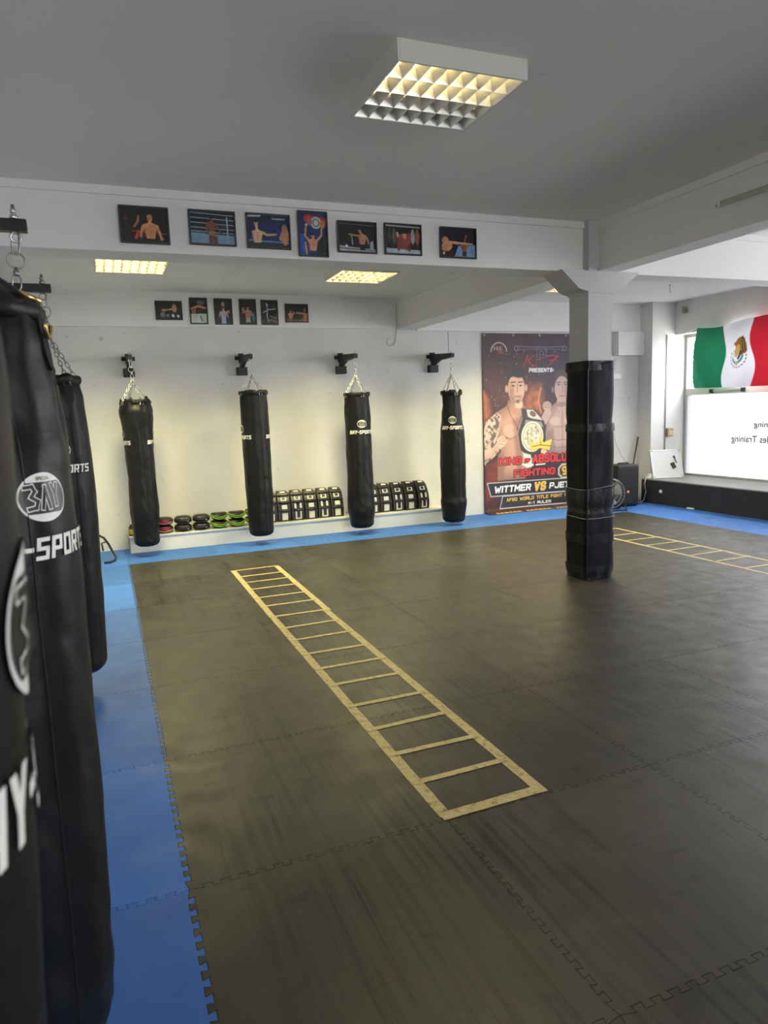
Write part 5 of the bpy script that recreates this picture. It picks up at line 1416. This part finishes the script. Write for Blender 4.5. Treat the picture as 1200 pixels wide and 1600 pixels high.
M_SHW = mat('white_shield_patch', (0.70, 0.68, 0.62), 0.45); M_SHC = mat('cream_edge', (0.16, 0.15, 0.12), 0.5)
def shield(label, x, variant, dz=0.0, tilt=0.0):
    t = thing('kick_shield', label, 'kick shield', (x, 9.795, ZL+dz), tilt, 'black and white kick shields on the ledge')
    W, H = .082, .395
    def fy(z):                                 # curved front, leaning back to the wall
        s = z/H; return -0.055*math.sin(math.pi*min(1, max(0, s)))**.8 + 0.11*s
    def slab(bm, x0, x1, z0, z1, e0, e1, n=14, r=0.0):
        F = []; B = []
        for i in range(n+1):
            z = z0+(z1-z0)*i/n; q_ = max(0, (z/H-.80)/.20); tp = (1-.30*q_*q_) if x1-x0 > 1.5*W else 1
            F.append((bm.verts.new((x0*tp, fy(z)-e1, z)), bm.verts.new((x1*tp, fy(z)-e1, z))))
            B.append((bm.verts.new((x0*tp, fy(z)-e0, z)), bm.verts.new((x1*tp, fy(z)-e0, z))))
        for i in range(n):
            bm.faces.new((F[i][0], F[i+1][0], F[i+1][1], F[i][1])); bm.faces.new((B[i][0], B[i][1], B[i+1][1], B[i+1][0]))
            bm.faces.new((F[i][0], B[i][0], B[i+1][0], F[i+1][0])); bm.faces.new((F[i][1], F[i+1][1], B[i+1][1], B[i][1]))
        bm.faces.new((F[0][0], F[0][1], B[0][1], B[0][0])); bm.faces.new((F[n][0], B[n][0], B[n][1], F[n][1]))
    bm = bmesh.new(); slab(bm, -W, W, 0.0, H, -0.10, 0.0)
    es = [e for e in bm.edges if len(e.link_faces) == 2 and e.calc_face_angle(0) > 0.9]
    bmesh.ops.bevel(bm, geom=es, offset=.016, segments=2, affect='EDGES')
    obj('padded_body', bm, M_FOAMK, t, smooth=False)
    for s in (-1, 1):
        bm = bmesh.new(); tube(bm, [(s*W*.98*(1-.30*max(0, (z/H-.80)/.20)**2), fy(z)-.001, z) for z in [H*.04+i*H*.92/16 for i in range(17)]], .0035, 6); obj('edge_piping', bm, M_SHC if s < 0 else M_RUBBER, t, smooth=True)
    LASTP = [t]
    def patch(name, x0, x1, z0, z1, m, e=.004): 
        bm = bmesh.new(); slab(bm, x0, x1, z0, z1, -.002, e, 5); o_ = obj(name, bm, m, t)
        if 'window' in name: o_.parent = LASTP[0]
        LASTP[0] = o_
    patch('top_patch', -W*.42, W*.42, H*.95, H*.998, M_SHW, .006)
    patch('label_patch', -W*.48, W*.48, H*.69, H*.83, M_SHW); patch('label_window', -W*.26, W*.26, H*.72, H*.80, M_FOAMK, .006)
    if variant == 0:
        patch('middle_patch', -W*.44, W*.44, H*.42, H*.56, M_SHW); patch('lower_patch', -W*.46, W*.46, H*.05, H*.29, M_SHW)
    else:
        patch('middle_patch', -W*.62, -W*.28, H*.42, H*.60, M_SHW); patch('middle_patch', W*.28, W*.62, H*.42, H*.60, M_SHW)
        patch('lower_patch', -W*.52, W*.52, H*.05, H*.32, M_SHW); patch('lower_window', -W*.26, W*.26, H*.10, H*.34, M_FOAMK, .006)
    for zz in (.86, .635, .36):
        bm = bmesh.new()
        pts = [(u*W*.86, fy(zz*H)-(.018*(1-u*u)-.002), zz*H) for u in [-1+2*i/12 for i in range(13)]]
        tube(bm, pts, .015, 8); obj('forearm_strap', bm, M_FOAMK, t, smooth=True)
XS = [(1.835, 0, 'half hidden behind the second bag'), (2.015, 0, 'first fully visible one right of the second bag'), (2.20, 1, 'second fully visible one right of the second bag'), (2.385, 0, 'third fully visible one right of the second bag'),
      (2.57, 1, 'fourth fully visible one right of the second bag'), (2.755, 0, 'touching the left side of the third bag')]
for x, v, lab in XS: shield('black and white kick shield, '+lab, x, v)
XS2 = [(3.295, 0, 'first right of the third bag'), (3.475, 0, 'second right of the third bag'), (3.665, 1, 'third right of the third bag'), (3.855, 0, 'fourth right of the third bag'), (4.055, 1, 'at the right end of the row near the fourth bag')]
for i, (x, v, lab) in enumerate(XS2): shield('black and white kick shield, '+lab, x, v, tilt=0.0 if i < 4 else 0.12)

# small yellow item at the left end of the ledge
t = thing('wrap_roll', 'small yellow and dark red object on the left end of the white ledge', 'hand wraps', (0.075, 9.78, ZL))
for nm, z0, z1, r_, m_ in (('dark_red_roll', 0, .02, .030, mat('dark_red_cloth', (.10, .02, .015), .8)), ('yellow_roll', .02, .085, .034, mat('yellow_cloth', (.42, .36, .05), .8)), ('red_band', .085, .115, .026, MATS['dark_red_cloth']), ('dark_tip', .115, .14, .014, M_BLACK)):
    bm = bmesh.new(); lathe(bm, [(r_*.9, z0), (r_, z0+.006), (r_, z1-.006), (r_*.9, z1)], 16); obj(nm, bm, m_, t, smooth=True)

# gear bag with loose strap on the floor behind the farthest left bag
t = thing('gear_bag', 'black sports bag with loose strap on the blue mats at the far left', 'bag', (-0.66, 9.50, 0.003))
bm = bmesh.new(); box(bm, -.30, .30, -.17, .20, 0, .30, .09, seg=4); obj('bag_body', bm, mat('black_nylon', (.02, .02, .02), .8), t, smooth=True)
bm = bmesh.new(); pts = [(.28, -.10, .30), (.36, -.12, .31), (.42, -.13, .27), (.46, -.13, .20), (.49, -.14, .13), (.53, -.15, .04), (.52, -.22, .012), (.47, -.30, .010), (.40, -.30, .010)]
tube(bm, pts, .013, 8); obj('loose_strap', bm, M_RUBBER, t, smooth=True)
bm = bmesh.new(); tube(bm, [(.43, -.13, .22), (.39, -.13, .21), (.40, -.13, .12)], .010, 6); obj('strap_slider', bm, M_RUBBER, t)

# ------------------------------------------------------------------ floor fan
t = thing('floor_fan', 'round grey floor fan standing behind the pillar next to the loudspeaker', 'fan', (6.86, 9.22, 0.0), -0.25)
bm = bmesh.new(); R_ = .225; zc = .265
for yy, rr in ((-.055, R_), (.055, R_), (-.075, R_*.75), (-.085, R_*.45)):
    tube(bm, ell_ring((0, yy, zc), rr, rr, 36), .006 if abs(rr-R_) < .01 else .003, 6, closed=True)
for k_ in range(28):
    a = 2*math.pi*k_/28; ca, sa = math.cos(a), math.sin(a)
    tube(bm, [(R_*ca, .055, zc+R_*sa), (R_*ca, -.055, zc+R_*sa), (R_*.75*ca, -.078, zc+R_*.75*sa), (.05*ca, -.09, zc+.05*sa)], .002, 4)
obj('cage', bm, M_DARKSTEEL, t, smooth=True)
bm = bmesh.new()
for k_ in range(4):
    a0 = k_*math.pi/2+.3; V = []
    for j in range(7):
        for i in range(5):
            rr = .045+.155*i/4; a = a0+(j/6-.5)*(.9); V.append(bm.verts.new((rr*math.cos(a), .03*(j/6-.5)*2*.8, zc+rr*math.sin(a))))
    for j in range(6):
        for i in range(4): bm.faces.new((V[j*5+i], V[j*5+i+1], V[(j+1)*5+i+1], V[(j+1)*5+i]))
bmesh.ops.solidify(bm, geom=bm.faces[:], thickness=.002)
obj('blades', bm, mat('grey_blade', (.35, .33, .32), .4, .5), t, smooth=True)
bm = bmesh.new(); tube(bm, [(0, -.05, zc), (0, .12, zc)], .05, 18); obj('motor_hub', bm, mat('motor_grey', (.10, .095, .09), .5), t, smooth=True)
bm = bmesh.new(); tube(bm, [(.245, 0, zc), (.25, 0, .10), (.23, -.12, .012), (-.23, -.12, .012), (-.25, 0, .10), (-.245, 0, zc)], .010, 8); tube(bm, [(.25, 0, .10), (.23, .14, .012), (-.23, .14, .012), (-.25, 0, .10)], .010, 8); obj('stand', bm, M_BLACKMETAL, t, smooth=True)

# ------------------------------------------------------------------ loudspeaker
t = thing('loudspeaker', 'tall black portable loudspeaker on the blue mats beside the platform', 'speaker', (7.40, 9.55, 0.0), -0.10)
M_SPK = mat('speaker_shell', (.016, .018, .021), .5)
bm = bmesh.new(); box(bm, -.185, .185, -.16, .16, .012, .655, .035, seg=4); obj('cabinet', bm, M_SPK, t, smooth=True)
bm = bmesh.new(); box(bm, -.155, .155, -.168, -.155, .045, .60, .006); obj('grille', bm, mat('speaker_grille', (.010, .012, .015), .6, bump=.6, bump_scale=400), t)
bm = bmesh.new(); lathe(bm, [(.024, 0), (.024, .004)], 24); bmesh.ops.transform(bm, matrix=Matrix.Translation((-.02, -.168, .235)) @ Matrix.Rotation(math.pi/2, 4, 'X'), verts=bm.verts[:]); BADGE = obj('orange_badge', bm, mat('orange_badge', (.75, .10, .03), .4), t)
bm = bmesh.new(); box(bm, -.032, -.008, -.175, -.172, .228, .243); obj('badge_mark', bm, M_PWHITE, BADGE)
bm = bmesh.new(); tube(bm, [(-.09, 0, .655), (-.09, 0, .672), (.09, 0, .672), (.09, 0, .655)], .010, 8); obj('carry_handle', bm, M_SPK, t, smooth=True)
bm = bmesh.new()
for sx in (-.14, .14):
    for sy in (-.11, .11): lathe(bm, [(.018, 0), (.018, .02)], 12, sx, sy)
obj('rubber_feet', bm, M_RUBBER, t)

# broom in the corner
t = thing('broom', 'brown broom stick leaning in the far right corner behind the loudspeaker', 'broom', (7.76, 9.86, 0.0))
bm = bmesh.new(); tube(bm, [(0, 0, .06), (.29, .10, 1.04)], .013, 10); obj('handle', bm, mat('brown_wood', (.07, .04, .03), .5), t, smooth=True)
bm = bmesh.new(); box(bm, -.14, .14, -.03, .03, .045, .075, .006); obj('head', bm, mat('broom_head_wood', (.10, .06, .04), .6), t)
bm = bmesh.new(); box(bm, -.135, .135, -.028, .028, 0.001, .046, .004); obj('bristles', bm, mat('dark_bristle', (.03, .025, .02), .9, bump=.8, bump_scale=200), t)

# ------------------------------------------------------------------ whiteboard on the stage
t = thing('whiteboard', 'small whiteboard leaning against the wall on the black platform', 'whiteboard', (8.25, 9.47, 0.387), 1.255)
Mw = Matrix.Rotation(math.radians(20), 4, 'Y')
bm = bmesh.new(); box(bm, 0, .010, -.235, .235, 0.006, .46, M=Mw); obj('writing_surface', bm, mat('whiteboard_enamel', (.68, .70, .72), .25), t)
M_ALU = mat('aluminium_trim', (.72, .72, .72), .4, .6)
for nm, a in (('edge_trim', (-.006, .012, -.25, -.234, 0, .47)), ('edge_trim', (-.006, .012, .234, .25, 0, .47)), ('edge_trim', (-.006, .012, -.234, .234, 0, .014)), ('edge_trim', (-.006, .012, -.234, .234, .456, .47))):
    bm = bmesh.new(); box(bm, *a, M=Mw); obj(nm, bm, M_ALU, t)
for sy in (-.24, .24):
    for sz in (.012, .458):
        bm = bmesh.new(); box(bm, -.009, .013, sy-.022, sy+.022, sz-.018, sz+.018, .004, M=Mw); obj('corner_cap', bm, mat('grey_plastic', (.45, .46, .47), .5), t)
e = thing('board_eraser', 'black magnetic eraser stuck on the small whiteboard', 'eraser', (8.25, 9.47, 0.387), 1.255)
bm = bmesh.new(); box(bm, -.022, -.001, -.03, .03, -.05, .05, .005, M=Mw @ Matrix.Translation((0, -.10, .20)) @ Matrix.Rotation(-.35, 4, 'X')); o = obj('eraser_block', bm, M_BLACK, e)
bm = bmesh.new(); box(bm, -.004, .0, -.026, .026, -.045, .045, M=Mw @ Matrix.Translation((0, -.10, .20)) @ Matrix.Rotation(-.35, 4, 'X')); obj('felt', bm, mat('grey_felt', (.2, .2, .2), .9), e)
e = thing('board_marker', 'dark marker pen held on the small whiteboard above the eraser', 'marker', (8.25, 9.47, 0.387), 1.255)
mk = Mw @ Matrix.Translation((-.012, -.145, .30)) @ Matrix.Rotation(-.25, 4, 'X')
bm = bmesh.new(); lathe(bm, [(.008, -.06), (.009, -.05), (.009, .02)], 10); bmesh.ops.transform(bm, matrix=mk, verts=bm.verts[:]); obj('pen_barrel', bm, mat('pen_grey', (.2, .2, .22), .4), e, smooth=True)
bm = bmesh.new(); lathe(bm, [(.011, .02), (.011, .06), (.008, .065)], 10); bmesh.ops.transform(bm, matrix=mk, verts=bm.verts[:]); obj('pen_cap', bm, M_BLACK, e, smooth=True)

# power strip, cable, sockets, conduit and other small fittings
t = thing('power_strip', 'white power strip with plugs on the platform corner beside the pilaster', 'power strip', (8.00, 9.62, 0.386))
bm = bmesh.new(); box(bm, -.06, .20, -.03, .03, 0, .04, .006); obj('strip_body', bm, M_WHITE, t)
bm = bmesh.new(); box(bm, -.03, .02, -.02, .02, .04, .075, .006); box(bm, .06, .11, -.02, .02, .04, .07, .006); obj('plugs', bm, M_WHITE, t)
bm = bmesh.new()
tube(bm, [(-.06, 0, .02), (-.10, -.02, .01), (-.13, -.03, -.08), (-.13, -.06, -.2), (-.15, -.04, -.34), (-.20, -.02, -.372), (-.26, 0, -.36), (-.27, .03, -.2), (-.25, .05, .0)], .005, 6); obj('white_cable', bm, M_WHITE, t, smooth=True)
t = thing('wall_socket', 'yellowed socket box on the wall between pilaster and window', 'socket', (8.46, 9.70, 1.10), math.pi/2)
bm = bmesh.new(); box(bm, -.03, .025, -.055, .055, -.07, .07, .008); obj('socket_box', bm, mat('yellowed_plastic', (.42, .33, .16), .5), t)
bm = bmesh.new(); box(bm, -.036, -.03, -.035, .035, -.04, .03, .003); obj('cover_flap', bm, mat('cream_plastic', (.6, .52, .34), .5), t)
bm = bmesh.new(); tube(bm, [(8.385, 9.715, .386), (8.385, 9.715, 2.66)], .009, 8); tag(obj('cable_conduit', bm, mat('grey_conduit', (.3, .3, .3), .5), smooth=True), 'thin grey conduit running up the wall right of the pilaster', 'conduit')
bm = bmesh.new(); lathe(bm, [(.028, 0), (.028, .018), (.016, .026)], 16); bmesh.ops.transform(bm, matrix=Matrix.Translation((7.92, 9.28, .205)) @ Matrix.Rotation(-math.pi/2, 4, 'Y'), verts=bm.verts[:])
tag(obj('socket_outlet', bm, M_WHITE, smooth=True), 'small round white socket on the black front of the platform', 'socket')
bm = bmesh.new(); box(bm, 7.885, 7.92, 8.60, 8.72, .001, .022, .004); tag(obj('plug_adapter', bm, M_WHITE), 'small white object on the blue mats at the foot of the platform', 'plug')
t = thing('emergency_light', 'small white box light on the far wall just right of the pillar padding', 'wall light', (7.62, YF, 2.03))
bm = bmesh.new(); box(bm, -.10, .10, -.05, 0, -.04, .045, .006); obj('light_housing', bm, M_WHITE, t)
bm = bmesh.new(); box(bm, -.085, .085, -.056, -.05, -.03, .01, .003); obj('diffuser', bm, mat('clear_diffuser', (.8, .8, .85), .2), t)
bm = bmesh.new(); tube(bm, [(7.55, 10.03, 1.99), (7.54, 10.03, 1.6), (7.57, 10.02, 1.25), (7.62, 10.0, .98), (7.70, 9.95, .76), (7.78, 9.9, .62)], .003, 5)
tag(obj('wall_cable', bm, mat('thin_grey_cable', (.25, .25, .25), .6), smooth=True), 'thin cable hanging down the far wall beside the pillar padding', 'cable')
bm = bmesh.new(); tube(bm, [(3.80, 9.982, 3.10), (3.80, 9.982, 2.75), (3.80, 10.0, 2.72), (3.80, 10.03, 2.60), (3.77, 10.03, 2.54), (3.70, 10.03, 2.52), (3.66, 10.03, 2.56), (3.67, 10.03, 2.61), (3.73, 10.03, 2.63)], .005, 6)
tag(obj('coiled_cable', bm, mat('white_cable_sheath', (.45, .45, .43), .6), smooth=True), 'cable coming down the far beam and ending in a loop on the wall', 'cable')
bm = bmesh.new(); tube(bm, [(4.63, 10.034, 2.73), (4.63, 10.034, 2.40)], .003, 5)
tag(obj('wall_wire', bm, MATS['thin_grey_cable'], smooth=True), 'thin wire on the far wall above the bracket beside the poster', 'wire')
bm = bmesh.new(); box(bm, 3.10, 3.78, 8.02, 8.05, ZC-.025, ZC, .003); tag(obj('cable_duct', bm, M_CEIL), 'white surface duct on the ceiling right of the middle far light', 'cable duct')
t = thing('ceiling_hook', 'dark hook hanging from the ceiling right of the pillar', 'hook', (7.18, 8.40, ZC))
bm = bmesh.new(); tube(bm, [(0, 0, 0), (0, 0, -.08), (.015, 0, -.10), (.02, 0, -.085)], .005, 6); obj('hook_rod', bm, M_DARKSTEEL, t)
bm = bmesh.new(); lathe(bm, [(.012, -.006), (.02, 0)], 12); obj('hook_plate', bm, M_DARKSTEEL, t)
t = thing('motion_sensor', 'small grey sensor high on the wall above the window', 'sensor', (8.555, 9.50, 3.02))
bm = bmesh.new(); box(bm, -.06, .01, -.03, .03, -.05, .03, .008); obj('sensor_body', bm, mat('sensor_grey', (.25, .24, .23), .5), t)
bm = bmesh.new(); box(bm, -.09, -.03, -.045, .015, .03, .045, .003); obj('sensor_bracket', bm, MATS['sensor_grey'], t)

# ------------------------------------------------------------------ outside the windows
bm = bmesh.new(); box(bm, -30, 60, -40, -6.3, -0.35, -0.15); o = obj('floor', bm, mat('paving', (.55, .54, .52), .9)); o['kind'] = 'structure'; o['label'] = 'pale paving outside the rear windows'
bm = bmesh.new(); box(bm, 8.96, 60, -6.3, 50, -0.35, -0.15); o = obj('floor', bm, mat('paving', (.55, .54, .52), .9)); o['kind'] = 'structure'; o['label'] = 'pale paving outside the shop windows'
t = thing('street_tree', 'green leafy tree outside, glimpsed left of the flag through the clear window pane', 'tree', (13.0, 14.6, -0.15))
bm = bmesh.new(); tube(bm, [(0, 0, 0), (.05, .02, 1.2), (0, .05, 2.4), (.1, 0, 3.6)], .12, 10, radii=[.14, .12, .10, .05]); obj('trunk', bm, mat('bark', (.10, .07, .05), .9), t, smooth=True)
bm = bmesh.new(); rs = random.Random(4)
for i in range(2600):
    a = rs.uniform(0, 6.28); b = math.acos(rs.uniform(-1, 1)); r_ = 1.7*rs.uniform(.3, 1)**.5
    p = Vector((r_*math.sin(b)*math.cos(a), r_*math.sin(b)*math.sin(a), 3.4+1.2*r_/1.7*math.cos(b)*1.2))
    u = Vector((rs.uniform(-1, 1), rs.uniform(-1, 1), rs.uniform(-1, 1))).normalized(); v = u.orthogonal().normalized()
    s_ = rs.uniform(.05, .09)
    bm.faces.new([bm.verts.new(p+u*s_), bm.verts.new(p+v*s_*.5), bm.verts.new(p-u*s_), bm.verts.new(p-v*s_*.5)])
o = obj('foliage', bm, mat('leaf_green', (.16, .34, .05), .6, noise_amt=.3, noise_scale=2), t)
